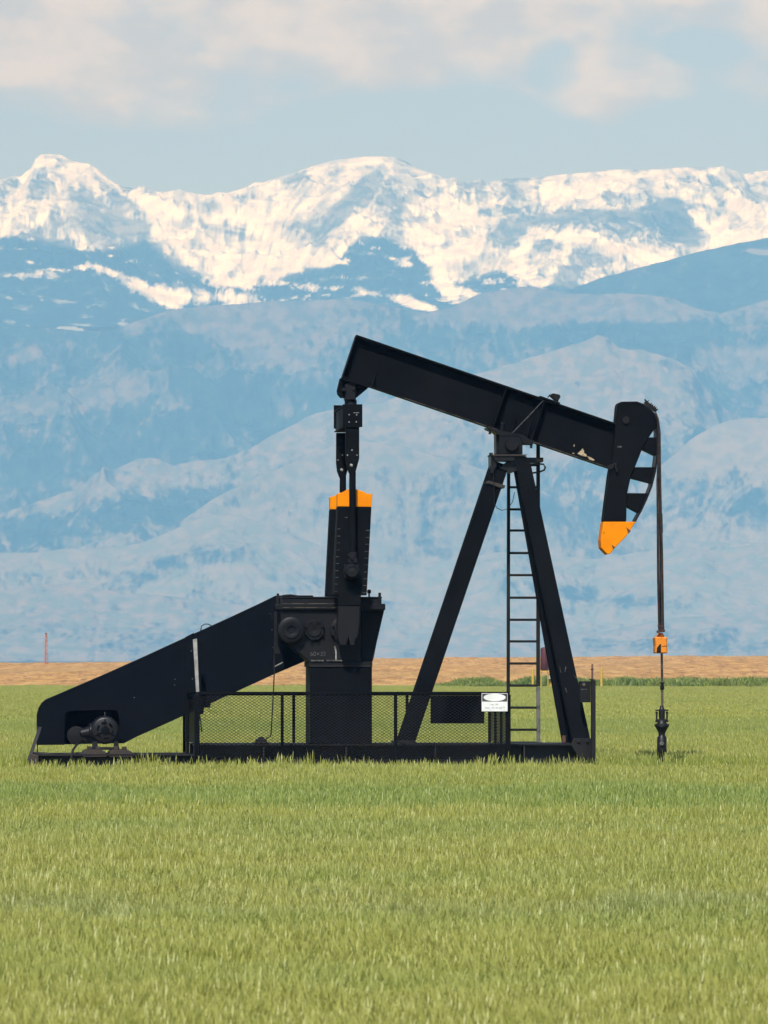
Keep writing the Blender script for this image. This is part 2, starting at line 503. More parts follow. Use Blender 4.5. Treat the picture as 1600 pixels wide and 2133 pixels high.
def openp(lst, base=0.0):
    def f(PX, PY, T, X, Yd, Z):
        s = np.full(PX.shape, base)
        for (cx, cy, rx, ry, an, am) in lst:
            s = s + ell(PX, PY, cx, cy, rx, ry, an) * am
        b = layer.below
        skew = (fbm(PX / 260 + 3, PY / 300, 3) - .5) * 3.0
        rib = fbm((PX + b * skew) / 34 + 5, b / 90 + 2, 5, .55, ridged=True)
        s = s + np.clip(layer.gz * .5, -1, 1) * .11 + (rib - .38) * .17  # facet shading painted in by sideways slope, plus ribs
        s = s + .07 * np.exp(-np.clip(b, 0, None) / 16)          # paler crest line
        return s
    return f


S2 = [(-900, 760), (900, 760), (1080, 660), (1150, 612), (1195, 600), (1250, 580), (1300, 566), (1380, 545), (1440, 528), (1500, 514), (1560, 503), (1600, 494), (1800, 470), (2500, 520)]
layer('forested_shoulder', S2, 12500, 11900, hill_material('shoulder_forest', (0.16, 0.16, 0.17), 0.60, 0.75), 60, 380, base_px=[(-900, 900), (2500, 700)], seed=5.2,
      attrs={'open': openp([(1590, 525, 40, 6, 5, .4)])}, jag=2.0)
S3 = [(-900, 640), (0, 678), (80, 680), (170, 690), (235, 688), (280, 670), (350, 646), (430, 637), (520, 632), (570, 626), (640, 626), (720, 622), (800, 636), (860, 650), (900, 648), (940, 640), (990, 616),
      (1040, 604), (1100, 596), (1150, 604), (1200, 612), (1290, 611), (1350, 613), (1400, 620), (1450, 642), (1500, 652), (1545, 640), (1600, 624), (1800, 600), (2500, 660)]
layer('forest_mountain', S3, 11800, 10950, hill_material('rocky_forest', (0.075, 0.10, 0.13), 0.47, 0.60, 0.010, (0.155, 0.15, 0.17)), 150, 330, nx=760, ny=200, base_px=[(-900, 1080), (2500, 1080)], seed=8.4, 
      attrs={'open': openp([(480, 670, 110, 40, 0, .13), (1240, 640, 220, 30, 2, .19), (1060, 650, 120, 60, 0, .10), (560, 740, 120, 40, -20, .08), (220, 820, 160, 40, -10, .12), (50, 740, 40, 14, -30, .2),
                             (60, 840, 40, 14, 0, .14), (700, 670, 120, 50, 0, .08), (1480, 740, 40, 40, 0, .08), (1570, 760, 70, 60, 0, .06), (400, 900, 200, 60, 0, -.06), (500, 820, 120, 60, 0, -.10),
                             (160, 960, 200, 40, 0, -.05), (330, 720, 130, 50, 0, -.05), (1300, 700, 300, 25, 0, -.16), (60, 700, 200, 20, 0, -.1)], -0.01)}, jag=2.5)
S4 = [(-900, 1100), (0, 1070), (60, 1052), (120, 1030), (170, 1015), (200, 985), (240, 975), (290, 955), (330, 955), (360, 970), (410, 960), (470, 955), (520, 935), (560, 910), (600, 890), (640, 868), (700, 850), (760, 842), (800, 836),
      (860, 815), (930, 795), (1000, 775), (1060, 760), (1120, 740), (1180, 722), (1215, 712), (1245, 698), (1265, 702), (1290, 725), (1340, 730), (1400, 745), (1440, 768), (1460, 800), (1500, 845), (1540, 870), (1600, 880), (1900, 900), (2500, 980)]
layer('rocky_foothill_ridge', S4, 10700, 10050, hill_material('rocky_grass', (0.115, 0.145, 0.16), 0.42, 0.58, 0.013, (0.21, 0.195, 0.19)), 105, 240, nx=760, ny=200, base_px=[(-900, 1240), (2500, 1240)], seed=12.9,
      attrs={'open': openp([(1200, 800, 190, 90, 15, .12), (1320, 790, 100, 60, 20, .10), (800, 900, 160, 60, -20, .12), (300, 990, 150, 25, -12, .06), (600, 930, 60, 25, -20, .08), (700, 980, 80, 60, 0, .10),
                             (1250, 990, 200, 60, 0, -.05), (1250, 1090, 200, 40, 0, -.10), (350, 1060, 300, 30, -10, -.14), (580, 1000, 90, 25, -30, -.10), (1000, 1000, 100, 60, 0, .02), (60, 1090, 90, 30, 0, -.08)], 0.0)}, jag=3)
S4a = [(-900, 1400), (300, 1400), (380, 1085), (440, 1042), (520, 1000), (600, 968), (650, 944), (700, 926), (760, 918), (830, 926), (900, 945), (960, 962), (1040, 990), (1130, 1022), (1220, 1064), (1320, 1100), (1420, 1125), (1520, 1130), (2500, 1150)]
layer('pale_foothill_spur', S4a, 10020, 9760, hill_material('spur_grass', (0.125, 0.155, 0.165), 0.38, 0.55, 0.013, (0.20, 0.195, 0.185)), 40, 200, nx=600, ny=110, base_px=[(-900, 1400), (2500, 1300)], seed=27.1,
      attrs={'open': openp([(760, 960, 160, 50, 0, .08), (480, 1040, 80, 20, -30, -.06), (1150, 1060, 160, 30, 15, -.10), (1000, 1010, 60, 30, 0, .05)], 0.0)}, jag=2.5)
S4b = [(-900, 1400), (1250, 1400), (1330, 1010), (1400, 950), (1440, 915), (1480, 890), (1520, 875), (1560, 870), (1610, 870), (1800, 900), (2500, 1020)]
layer('rounded_foothill', S4b, 10350, 9850, hill_material('rounded_grass', (0.155, 0.175, 0.18), 0.37, 0.54, 0.013, (0.22, 0.21, 0.20)), 50, 260, base_px=[(-900, 1400), (2500, 1240)], seed=15.5,
      attrs={'open': openp([(1530, 930, 110, 50, 0, .16), (1450, 1040, 130, 50, 0, -.10), (1580, 1060, 60, 40, 0, -.10)], 0.0)}, jag=2.5)
S5 = [(-900, 1130), (0, 1150), (60, 1152), (140, 1143), (220, 1142), (290, 1132), (340, 1112), (390, 1090), (440, 1072), (490, 1070), (530, 1085), (590, 1105), (650, 1130), (710, 1155), (780, 1172), (860, 1178), (950, 1165), (1040, 1150),
      (1140, 1155), (1240, 1165), (1330, 1150), (1420, 1140), (1500, 1145), (1600, 1130), (2500, 1150)]
layer('grassy_foothill', S5, 9700, 9100, hill_material('foothill_grass', (0.14, 0.175, 0.175), 0.38, 0.55, 0.012, (0.205, 0.20, 0.19)), 52, 210, nx=760, ny=160, base_px=[(-900, 1376), (2500, 1376)], seed=19.7,
      attrs={'open': openp([(330, 1110, 160, 22, -10, .14), (420, 1165, 120, 20, -5, -.16), (220, 1200, 150, 10, 0, -.08), (600, 1180, 100, 40, 0, .08), (1240, 1240, 200, 14, 8, -.12), (1500, 1200, 160, 50, 0, .05), (1450, 1330, 160, 20, 0, -.12), (900, 1230, 100, 30, 0, .1)], 0.03)}, jag=2.0)
S6 = [(-900, 1270), (0, 1232), (80, 1215), (180, 1222), (260, 1235), (340, 1240), (420, 1250), (520, 1262), (640, 1290), (760, 1345), (820, 1352), (880, 1320), (940, 1296), (1000, 1284), (1060, 1290), (1150, 1312), (1240, 1318), (1330, 1300), (1420, 1285), (1520, 1280), (1600, 1270), (2500, 1260)]
layer('low_foothill', S6, 8900, 8300, hill_material('low_hill_grass', (0.13, 0.17, 0.175), 0.37, 0.54, 0.014, (0.22, 0.205, 0.195)), 26, 240, nx=700, ny=110, base_px=[(-900, 1378), (2500, 1378)], seed=23.3,
      attrs={'open': openp([(980, 1320, 110, 30, 0, .2), (380, 1325, 120, 16, 0, -.06), (150, 1285, 160, 12, 0, .06), (1450, 1340, 200, 20, 0, -.10), (60, 1345, 150, 12, 0, .05)], 0.02)}, jag=1.5)

# ------------------------------------------------------------------ ground, fields
gm = mat('field_soil', (0.14, 0.16, 0.035), 0.95, 0, 0.05, (0.10, 0.13, 0.03), 0.6, 0.0, coord='Object')
gx = np.array([-9000.0, -4000, -1200, -300, -60, 0, 60, 300, 1200, 4000.0, 9000.0])
gy = np.array([-300, 0, 30, 70, 200, 330, 700, 1500, 4000, 9000, 16500.0])
GX, GY = np.meshgrid(gx, gy)
grid_mesh('ground', GX, GY, GX * 0.0, gm)

bm_ = bpy.data.materials.new('plowed_soil')
bm_.use_nodes = True
t = NT(bm_.node_tree)
pp = t.add('ShaderNodeNewGeometry').outputs['Position']
na = t.noise(t.vmath('MULTIPLY', pp, (0.55, 0.05, 1.0)), 1.0, 6, 0.65)
nb = t.noise(t.vmath('MULTIPLY', pp, (0.05, 0.012, 1.0)), 1.0, 4, 0.5)
nc = t.noise(t.vmath('MULTIPLY', pp, (1.7, 0.16, 1.0)), 1.0, 3, 0.6)
c_ = t.mix(t.map(na, 0.38, 0.62), (0.40, 0.215, 0.072), (0.60, 0.35, 0.128))
c_ = t.mix(t.math('MULTIPLY', t.map(nc, 0.52, 0.64), 0.75), c_, (0.22, 0.115, 0.065))
c_ = t.mix(t.math('MULTIPLY', t.map(nb, 0.42, 0.62), 0.35), c_, (0.42, 0.27, 0.11))
rough_diffuse(bm_, t, c_)
xs = np.linspace(-150, 150, 560)
ys = np.concatenate([np.linspace(286, 430, 80), np.linspace(435, 700, 45), np.linspace(720, 1500, 12)])
BX, BY = np.meshgrid(xs, ys)
crest = H + (HOR - np.interp(800 + xs / 700 * F, [-400, 0, 500, 800, 1150, 1300, 1600, 2000], [1383, 1381, 1377, 1371, 1369, 1367, 1367, 1366])) / F * 700
tt = np.clip((BY - 286) / (700 - 286), 0, 1)
BZ = crest[None, :] * tt ** 1.05 + 0.02
BZ = np.where(BY > 700, crest[None, :] - (BY - 700) * 0.004, BZ)
BZ = BZ + (fbm(BX / 1.1, BY / 3.0, 4, 0.6) - 0.5) * 0.34 * np.clip((BY - 286) / 20, 0.2, 1) + (fbm(BX / 14, BY / 30, 3) - 0.5) * 0.2 * tt
grid_mesh('plowed_field', BX, BY, BZ, bm_, smooth=False)

# ------------------------------------------------------------------ mesh builder
class MB:
    def __init__(s):
        s.v = []
        s.f = []

    def add(s, vs, fs):
        b = len(s.v)
        s.v += [tuple(x) for x in vs]
        s.f += [tuple(b + i for i in f) for f in fs]
        return s

    def prism(s, ring0, ring1):
        n = len(ring0)
        fs = [tuple(range(n)), tuple(range(2 * n - 1, n - 1, -1))]
        fs += [(i, i + n, (i + 1) % n + n, (i + 1) % n) for i in range(n)]
        return s.add(list(ring0) + list(ring1), fs)

    def box(s, a, b):
        x0, y0, z0 = a
        x1, y1, z1 = b
        return s.prism([(x0, y0, z0), (x1, y0, z0), (x1, y0, z1), (x0, y0, z1)], [(x0, y1, z0), (x1, y1, z0), (x1, y1, z1), (x0, y1, z1)])

    def tube(s, pts, r, n=7, cap=True):
        pts = [Vector(p) for p in pts]
        rs = r if isinstance(r, (list, tuple)) else [r] * len(pts)
        rings = []
        for i, p in enumerate(pts):
            d = (pts[min(i + 1, len(pts) - 1)] - pts[max(i - 1, 0)])
            d = d.normalized() if d.length > 1e-9 else Vector((0, 0, 1))
            up = Vector((0, 1, 0)) if abs(d.y) < 0.9 else Vector((1, 0, 0))
            a = d.cross(up).normalized()
            b = d.cross(a).normalized()
            rings.append([p + (a * math.cos(2 * math.pi * k / n) + b * math.sin(2 * math.pi * k / n)) * rs[i] for k in range(n)])
        vs = [q for rg in rings for q in rg]
        fs = []
        for i in range(len(rings) - 1):
            for k in range(n):
                fs.append((i * n + k, i * n + (k + 1) % n, (i + 1) * n + (k + 1) % n, (i + 1) * n + k))
        if cap:
            fs.append(tuple(range(n - 1, -1, -1)))
            fs.append(tuple((len(rings) - 1) * n + k for k in range(n)))
        return s.add(vs, fs)

    def lathe(s, base, axis, prof, n=20):
        """prof: list of (distance along axis, radius)"""
        base = Vector(base)
        ax = Vector(axis).normalized()
        up = Vector((0, 0, 1)) if abs(ax.z) < 0.9 else Vector((1, 0, 0))
        a = ax.cross(up).normalized()
        b = ax.cross(a).normalized()
        vs, fs = [], []
        for (d, r) in prof:
            for k in range(n):
                an = 2 * math.pi * k / n
                vs.append(base + ax * d + (a * math.cos(an) + b * math.sin(an)) * r)
        m_ = len(prof)
        for i in range(m_ - 1):
            for k in range(n):
                fs.append((i * n + k, i * n + (k + 1) % n, (i + 1) * n + (k + 1) % n, (i + 1) * n + k))
        fs.append(tuple(range(n - 1, -1, -1)))
        fs.append(tuple((m_ - 1) * n + k for k in range(n)))
        return s.add(vs, fs)

    def strut(s, p0, p1, wv, w, hv, h):
        """box beam from p0 to p1; w along unit wv, h along unit hv"""
        p0, p1, wv, hv = Vector(p0), Vector(p1), Vector(wv), Vector(hv)
        r = lambda p: [p - wv * w / 2 - hv * h / 2, p + wv * w / 2 - hv * h / 2, p + wv * w / 2 + hv * h / 2, p - wv * w / 2 + hv * h / 2]
        return s.prism(r(p0), r(p1))

    def build(s, name, m, parent=None, bevel=0.0, smooth=False, label=None):
        me = bpy.data.meshes.new(name)
        me.from_pydata([tuple(v) for v in s.v], [], s.f)
        me.materials.append(m)
        import bmesh
        bm = bmesh.new()
        bm.from_mesh(me)
        bmesh.ops.recalc_face_normals(bm, faces=bm.faces)
        bm.to_mesh(me)
        bm.free()
        if smooth:
            me.polygons.foreach_set('use_smooth', [True] * len(me.polygons))
            me.set_sharp_from_angle(angle=math.radians(38))
        o = bpy.data.objects.new(name, me)
        C.objects.link(o)
        if parent:
            o.parent = parent
        if bevel:
            bv = o.modifiers.new('bevel', 'BEVEL')
            bv.width = bevel
            bv.segments = 1
            bv.limit_method = 'ANGLE'
            bv.angle_limit = math.radians(40)
        if label:
            o['label'] = label
        return o


def thing(name, label, cat, loc=(0, 0, 0), rz=0.0, group=None):
    o = bpy.data.objects.new(name, None)
    C.objects.link(o)
    o.empty_display_size = 0.3
    o.location = loc
    o.rotation_euler = (0, 0, rz)
    o['label'] = label
    o['category'] = cat
    if group:
        o['group'] = group
    return o


TH = math.radians(5.0)
OX, OY = -1.06, 70.0
cT, sT = math.cos(TH), math.sin(TH)


def L(px, py, v):
    """the point seen at photo pixel (px,py) on the machine's own plane y=v, in the machine's coordinates"""
    a = (px - 800) / F
    b = (HOR - py) / F
    tt_ = (v - sT * OX + cT * OY) / (cT - sT * a)
    dx, dy = tt_ * a - OX, tt_ - OY
    return Vector((cT * dx + sT * dy, v, H + b * tt_))


def PZ(v):
    """pixels to metres at depth v"""
    return (OY + v) / F


def poly(mb, pts, v0, v1):
    r = [L(x, y, v0) for x, y in pts]
    return mb.prism(r, [Vector((p.x, v1, p.z)) for p in r])


def rect(mb, x0, y0, x1, y1, v0, v1):
    return poly(mb, [(x0, y1), (x1, y1), (x1, y0), (x0, y0)], v0, v1)


def disc(mb, cx, cy, rpx, v0, v1, n=24, prof=None):
    c = L(cx, cy, v0)
    r = rpx * PZ(v0)
    return mb.lathe(c, (0, 1, 0), prof or [(0, r * 0.93), (0.012, r), (v1 - v0, r)], n)


def part(name, m, parent, fn, bevel=0.0, smooth=False, label=None):
    mb = MB()
    fn(mb)
    return mb.build(name, m, parent, bevel, smooth, label)


pj = thing('pumpjack', 'tall black pumpjack with orange-tipped horsehead and orange-topped counterweights in the green wheat field', 'pumpjack', (OX, OY, 0), TH)

# ---- skid
zsk = L(640, 1550, -.65).z


def ibeam_x(mb, x0, x1, ztop, zbot, vc, hw, tf=0.022, tw=0.014):
    mb.box((x0, vc - hw, ztop - tf), (x1, vc + hw, ztop))
    mb.box((x0, vc - tw / 2, zbot + tf), (x1, vc + tw / 2, ztop - tf))
    mb.box((x0, vc - hw, zbot), (x1, vc + hw, zbot + tf))


xl, xr = L(404, 1550, -.65).x, L(1212, 1550, -.65).x
for vc in (-0.5, 0.5):
    part('skid_beam', M['greasy'], pj, lambda mb: ibeam_x(mb, xl, xr, zsk, 0.0, vc, 0.15))
for px in (660, 860, 1010, 1190):
    x_ = L(px, 1560, 0).x
    part('skid_crossmember', M['greasy'], pj, lambda mb: mb.box((x_ - .07, -0.49, zsk - 0.30), (x_ + .07, 0.49, zsk - 0.024)))
for px in (548, 720, 905, 1090):
    x_ = L(px, 1560, -.5).x
    part('web_stiffener', M['dirty'], pj, lambda mb: mb.box((x_ - .008, -0.635, 0.025), (x_ + .008, -0.51, zsk - 0.025)))
zrl = L(200, 1571, -.62).z
xrl = L(76, 1570, -.6).x
for vc in (-0.5, 0.5):
    part('motor_rail', M['greasy'], pj, lambda mb: ibeam_x(mb, xrl, xl - 0.004, zrl, 0.02, vc, 0.12))
for px in (80, 250, 385):
    x_ = L(px, 1570, 0).x
    part('rail_crossmember', M['greasy'], pj, lambda mb: mb.box((x_ - .04, -0.49, 0.05), (x_ + .04, 0.49, zrl - 0.024)))
part('rail_end_plate', M['dirty'], pj, lambda mb: poly(mb, [(60, 1600), (81, 1600), (80, 1573), (62, 1571)], -0.66, -0.35), 0.006)
part('end_brace', M['greasy'], pj, lambda mb: (mb.strut(L(60, 1584, -.55), L(84, 1514, -.2), Vector((1, 0, 0)), .05, Vector((0, 1, 0)), .03), mb.tube([L(78, 1512, -.2), L(78, 1575, -.3)], .008)), 0.004)
part('conduit', M['greasy'], pj, lambda mb: mb.tube([L(64, 1568, -.45), L(95, 1570, -.45), L(120, 1573, -.46), L(150, 1570, -.45), L(186, 1569, -.45)], .018), smooth=True)

# ---- belt guard
GV = 0.34
G_OUT = [(78, 1552), (78, 1489), (82, 1475), (88, 1465), (96, 1458), (131, 1443), (224, 1403), (300, 1369), (385, 1330), (480, 1287), (540, 1259), (577, 1241), (652, 1241), (652, 1372),
         (636, 1376), (568, 1405), (472, 1449), (360, 1500), (284, 1534), (257, 1548)]
G_IN = [(249, 1549), (248, 1489), (243, 1480.5), (236, 1478.5), (147, 1480.5), (139, 1483), (135, 1490), (134.5, 1551.5)]


def guard_front(mb):
    poly(mb, G_OUT + [(251, 1548.5)] + G_IN, GV, GV + 0.012)


part('belt_guard', M['guard'], pj, guard_front)
part('guard_back', M['guard'], pj, lambda mb: poly(mb, [(x, y) for x, y in G_OUT], GV + 0.30, GV + 0.312))


def guard_rim(mb):
    o = [L(x, y, GV) for x, y in G_OUT]
    n = len(o)
    for i in range(n):
        a, b = o[i], o[(i + 1) % n]
        if i == n - 1:
            continue                       # open below at the motor
        mid = Vector((L(350, 1450, GV).x, 0, L(350, 1440, GV).z))
        d = (b - a).normalized()
        nrm = Vector((-d.z, 0, d.x)) * 0.006
        ring = lambda p, y: [Vector((p.x - nrm.x, y, p.z - nrm.z)), Vector((p.x + nrm.x, y, p.z + nrm.z))]
        r0 = ring(a, GV + 0.013) + ring(b, GV + 0.013)[::-1]
        r1 = ring(a, GV + 0.299) + ring(b, GV + 0.299)[::-1]
        mb.prism(r0, r1)


part('guard_rim', M['guard'], pj, guard_rim)
part('guard_band', M['guard'], pj, lambda mb: poly(mb, [(387, 1488), (386, 1327), (404, 1318), (408, 1480)], GV - 0.014, GV - 0.002), 0.003)
part('guard_bracket', M['guard'], pj, lambda mb: poly(mb, [(408, 1488), (409, 1445), (440, 1455), (438, 1474), (425, 1474), (424, 1488)], GV - 0.03, GV + 0.2), 0.003)
part('guard_handle', M['greasy'], pj, lambda mb: mb.tube([L(418, 1314, GV + .1), L(420, 1304, GV + .1), L(427, 1300, GV + .1), L(434, 1300, GV + .1), L(441, 1304, GV + .1)], .007), smooth=True)
part('guard_edge_strip', M['bright'], pj, lambda mb: poly(mb, [(572, 1387), (589, 1378.5), (590, 1380.5), (573, 1389)], GV - .006, GV - .001))
part('support_post', M['pale'], pj, lambda mb: poly(mb, [(402, 1332), (410.5, 1330), (415.5, 1446), (409, 1448)], -0.12, -0.07), 0.004, label='pale weathered grey support post')
part('post_edge', M['dirty'], pj, lambda mb: mb.tube([L(411, 1448, -.1), L(413, 1478, -.1), L(418, 1500, -.1), L(420, 1525, -.1)], .009))
for (x_, y_) in ((399, 1356), (401, 1414), (567, 1312), (569, 1349), (365, 1415), (364, 1427), (280, 1453), (438, 1467)):
    part('rivet', M['bolt'], pj, lambda mb: disc(mb, x_, y_, 1.1, GV - .028, GV - .001, 8))

# ---- motor
mo = L(219, 1521, -.28)
R_ = 29 * PZ(-.3)


def motor_body(mb):
    mb.lathe(mo, (0, 1, 0), [(0.0, R_ * .80), (0.012, R_ * .93), (0.035, R_), (0.07, R_), (0.075, R_ * .95), (0.50, R_ * .95), (0.52, R_ * .8)], 36)


part('motor', M['greasy'], pj, motor_body, 0, True)
mt = [o for o in bpy.data.objects if o.name == 'motor'][0]


def motor_fins(mb):
    for k in range(30):
        a = 2 * math.pi * k / 30
        d = Vector((math.cos(a), 0, math.sin(a)))
        tn = Vector((-math.sin(a), 0, math.cos(a)))
        mb.strut(mo + d * (R_ * .99) + Vector((0, .08, 0)), mo + d * (R_ * .99) + Vector((0, .47, 0)), d, R_ * .09, tn, .006)


f0 = part('cooling_fins', M['greasy'], pj, motor_fins)
f0.parent = mt


def fan_cover(mb):
    mb.lathe(mo - Vector((0, .02, 0)), (0, 1, 0), [(0, R_ * .27), (.004, R_ * .30), (.022, R_ * .30)], 20)
    for k in range(6):                      # bright arc ribs round the cover
        a0 = math.radians(20 + 60 * k)
        pts = [mo + Vector((math.cos(a0 + j * .13) * R_ * .56, -.012, math.sin(a0 + j * .13) * R_ * .56)) for j in range(6)]
        mb.tube(pts, .011, 6)
    for k in range(3):
        a0 = math.radians(90 + 120 * k)
        mb.tube([mo + Vector((math.cos(a0) * R_ * .25, -.006, math.sin(a0) * R_ * .25)), mo + Vector((math.cos(a0) * R_ * .8, -.002, math.sin(a0) * R_ * .8))], .008, 6)


f1 = part('fan_cover', M['black'], pj, fan_cover, 0, True)
f1.parent = mt
f2 = part('lifting_pin', M['bolt'], pj, lambda mb: mb.tube([L(218.5, 1493, -.1), L(218.5, 1483, -.1)], .006))
f2.parent = mt
part('terminal_box', M['greasy'], pj, lambda mb: mb.lathe(L(166, 1528, -.1), Vector((1, 0, .12)), [(0, .035), (.02, .06), (.09, .075), (.13, .085), (.15, .12), (.175, .125), (.21, .08)], 20), 0, True)
part('motor_sheave', M['cast'], pj, lambda mb: mb.lathe(L(159, 1532, .30), (0, 1, 0), [(-.16, .10), (-.155, .128), (0.02, .13), (0.025, .09)], 24), 0, True)
part('motor_stand', M['greasy'], pj, lambda mb: (poly(mb, [(192, 1575), (193, 1545), (203, 1545), (206, 1575)], -.3, -.15), poly(mb, [(236, 1575), (238, 1545), (247, 1545), (249, 1575)], -.3, -.15),
                                                 poly(mb, [(192, 1562), (249, 1562), (249, 1556), (192, 1556)], -.22, -.19)), 0.006)
for (a_, b_) in ((173, 222), (228, 277)):
    part('slide_clamp', M['dirty'], pj, lambda mb: (poly(mb, [(a_, 1577), (a_ + 1, 1566), (a_ + 8, 1562), (b_ - 10, 1562), (b_ - 1, 1567), (b_, 1577)], -.62, .1),
                                                    poly(mb, [(a_ + 9, 1562), (a_ + 9, 1555), (a_ + 19, 1555), (a_ + 19, 1562)], -.5, -.3),
                                                    poly(mb, [(b_ - 22, 1562), (b_ - 22, 1556), (b_ - 13, 1555), (b_ - 13, 1562)], -.5, -.3)), 0.006)
part('power_cable', M['greasy'], pj, lambda mb: mb.tube([L(180, 1541, -.15), L(170, 1545, -.3), L(160, 1551, -.5), L(152, 1562, -.62), L(149, 1575, -.66), L(152, 1600, -.68)], .017), 0, True)

# ---- pedestal and gear reducer
RV = 0.42
part('pedestal', M['black'], pj, lambda mb: rect(mb, 646, 1389, 775, 1549, -RV, RV), 0.006)
part('pedestal_cap', M['cast'], pj, lambda mb: rect(mb, 643, 1378.0, 776, 1389.3, -RV - .012, RV), 0.004)
part('pedestal_weld', M['dirty'], pj, lambda mb: rect(mb, 646, 1386.6, 775, 1388.2, -RV - .022, -RV - .0125))
RED = [(584, 1273), (586, 1330), (606, 1347), (645, 1377.5), (777, 1377.5), (785, 1338), (801, 1273)]
REDL = [(584, 1270), (586, 1330), (606, 1347), (645, 1378.2), (750, 1378.2), (752, 1340), (752, 1270)]
gr = part('gear_reducer', M['cast'], pj, lambda mb: poly(mb, REDL, -RV, RV), 0.012)
part('gear_housing', M['cast'], gr, lambda mb: poly(mb, [(752.5, 1270), (751, 1378), (777, 1378), (785, 1338), (801, 1270)], -.08, RV), 0.012)
part('reducer_rim', M['cast'], gr, lambda mb: rect(mb, 579, 1257.5, 803, 1271, -RV - .05, RV + .05), 0.012)
part('reducer_lid', M['cast'], gr, lambda mb: (rect(mb, 589, 1245, 795, 1258.5, -RV + .0, RV), rect(mb, 588, 1243, 796, 1246.5, -RV - .015, RV)), 0.008)
part('lid_weld', M['edge'], gr, lambda mb: (rect(mb, 590, 1256.6, 702, 1257.8, -RV - .008, -RV - .001), rect(mb, 590, 1265, 702, 1266, -RV - .058, -RV - .051)))
part('lifting_lug', M['cast'], gr, lambda mb: rect(mb, 577, 1236, 581.5, 1258, -RV - .04, -RV + .04), 0.003)
part('lifting_lug', M['cast'], gr, lambda mb: rect(mb, 789, 1234.5, 794, 1258, -RV - .04, -RV + .04), 0.003)
part('breather_cap', M['cast'], gr, lambda mb: mb.lathe(L(769, 1243, 0), (0, 0, 1), [(0, .012), (.045, .012), (.05, .025), (.085, .028), (.1, .015)], 12), 0, True)
part('oil_line', M['cast'], gr, lambda mb: mb.tube([L(582, 1243, -.3), L(592, 1240.5, -.3), L(606, 1239.5, -.3), L(622, 1242, -.3)], .012), 0, True)
for (a_, b_) in ((648, 674), (681, 713)):
    part('reducer_ledge', M['bolt'], gr, lambda mb: rect(mb, a_, 1374.8, b_, 1377.4, -RV - .035, -RV - .002))
part('drain_pipe', M['bright'], gr, lambda mb: mb.tube([L(697.5, 1346, -RV - .03), L(700, 1358, -RV - .03), L(700, 1374, -RV - .03)], .012), label='bare silvery drain pipe')


def ring_cover(mb, cx, cy, r, holes=0, inner=0.33, deep=.12):
    c = L(cx, cy, -RV - deep)
    R = r * PZ(-RV)
    mb.lathe(c, (0, 1, 0), [(.03, R * inner * .98), (.004, R * inner), (0, R * inner + .01), (0.0, R * .62), (.016, R * .66), (.016, R * .9), (.03, R), (deep - .002, R)], 32)


part('shaft_cover', M['cast'], gr, lambda mb: ring_cover(mb, 607, 1312.5, 27.5, deep=.14), 0, True)
part('bearing_cap', M['cast'], gr, lambda mb: ring_cover(mb, 655, 1312.5, 22, inner=.05, deep=.06), 0, True)
part('bearing_cap', M['cast'], gr, lambda mb: ring_cover(mb, 716, 1312.5, 28, inner=.4, deep=.06), 0, True)
for k in range(8):
    a = math.radians(22 + 45 * k)
    part('cap_bolt', M['cast'], gr, lambda mb: disc(mb, 655 + math.cos(a) * 19, 1312.5 + math.sin(a) * 19, 2.6, -RV - .075, -RV - .02, 6))
    part('cap_bolt', M['cast'], gr, lambda mb: disc(mb, 716 + math.cos(a) * 24, 1312.5 + math.sin(a) * 24, 2.8, -RV - .08, -RV - .02, 6))
tcu = bpy.data.curves.new('cast_number', 'FONT')
tcu.body = '60\u00d733'
tcu.size = 0.085
tcu.extrude = 0.003
tco = bpy.data.objects.new('cast_number', tcu)
C.objects.link(tco)
tco.parent = gr
tco.location = L(646, 1366.5, -RV - .008)
tco.rotation_euler = (math.radians(90), 0, 0)
tcu.materials.append(M['mark'])
dg_ = bpy.context.evaluated_depsgraph_get()
tme = bpy.data.meshes.new_from_object(tco.evaluated_get(dg_))
bpy.data.objects.remove(tco)
tco = bpy.data.objects.new('cast_number', tme)
C.objects.link(tco)
tco.parent = gr
tco.location = L(646, 1366.5, -RV - .008)
tco.rotation_euler = (math.radians(90), 0, 0)
# brake lever column, cable and box
part('brake_column', M['cast'], pj, lambda mb: (poly(mb, [(571, 1362), (571, 1278), (575, 1274), (578, 1274), (578, 1345), (583, 1355), (583, 1362)], -.36, -.24), mb.tube([L(559, 1278, -.3), L(566, 1279, -.3), L(568, 1290, -.3)], .008)), 0.004)
part('brake_cable', M['greasy'], pj, lambda mb: mb.tube([L(571, 1360, -.3), L(571.5, 1400, -.3), L(569, 1450, -.3), L(567, 1490, -.32), L(564.5, 1530, -.35), L(562, 1535, -.35), L(554, 1538, -.35)], .009), 0, True)
part('brake_box', M['greasy'], pj, lambda mb: (rect(mb, 534, 1539, 556, 1549.5, -.45, -.2), rect(mb, 538, 1535, 551, 1541, -.4, -.28), rect(mb, 530, 1546, 562, 1549.7, -.5, -.15)), 0.012)

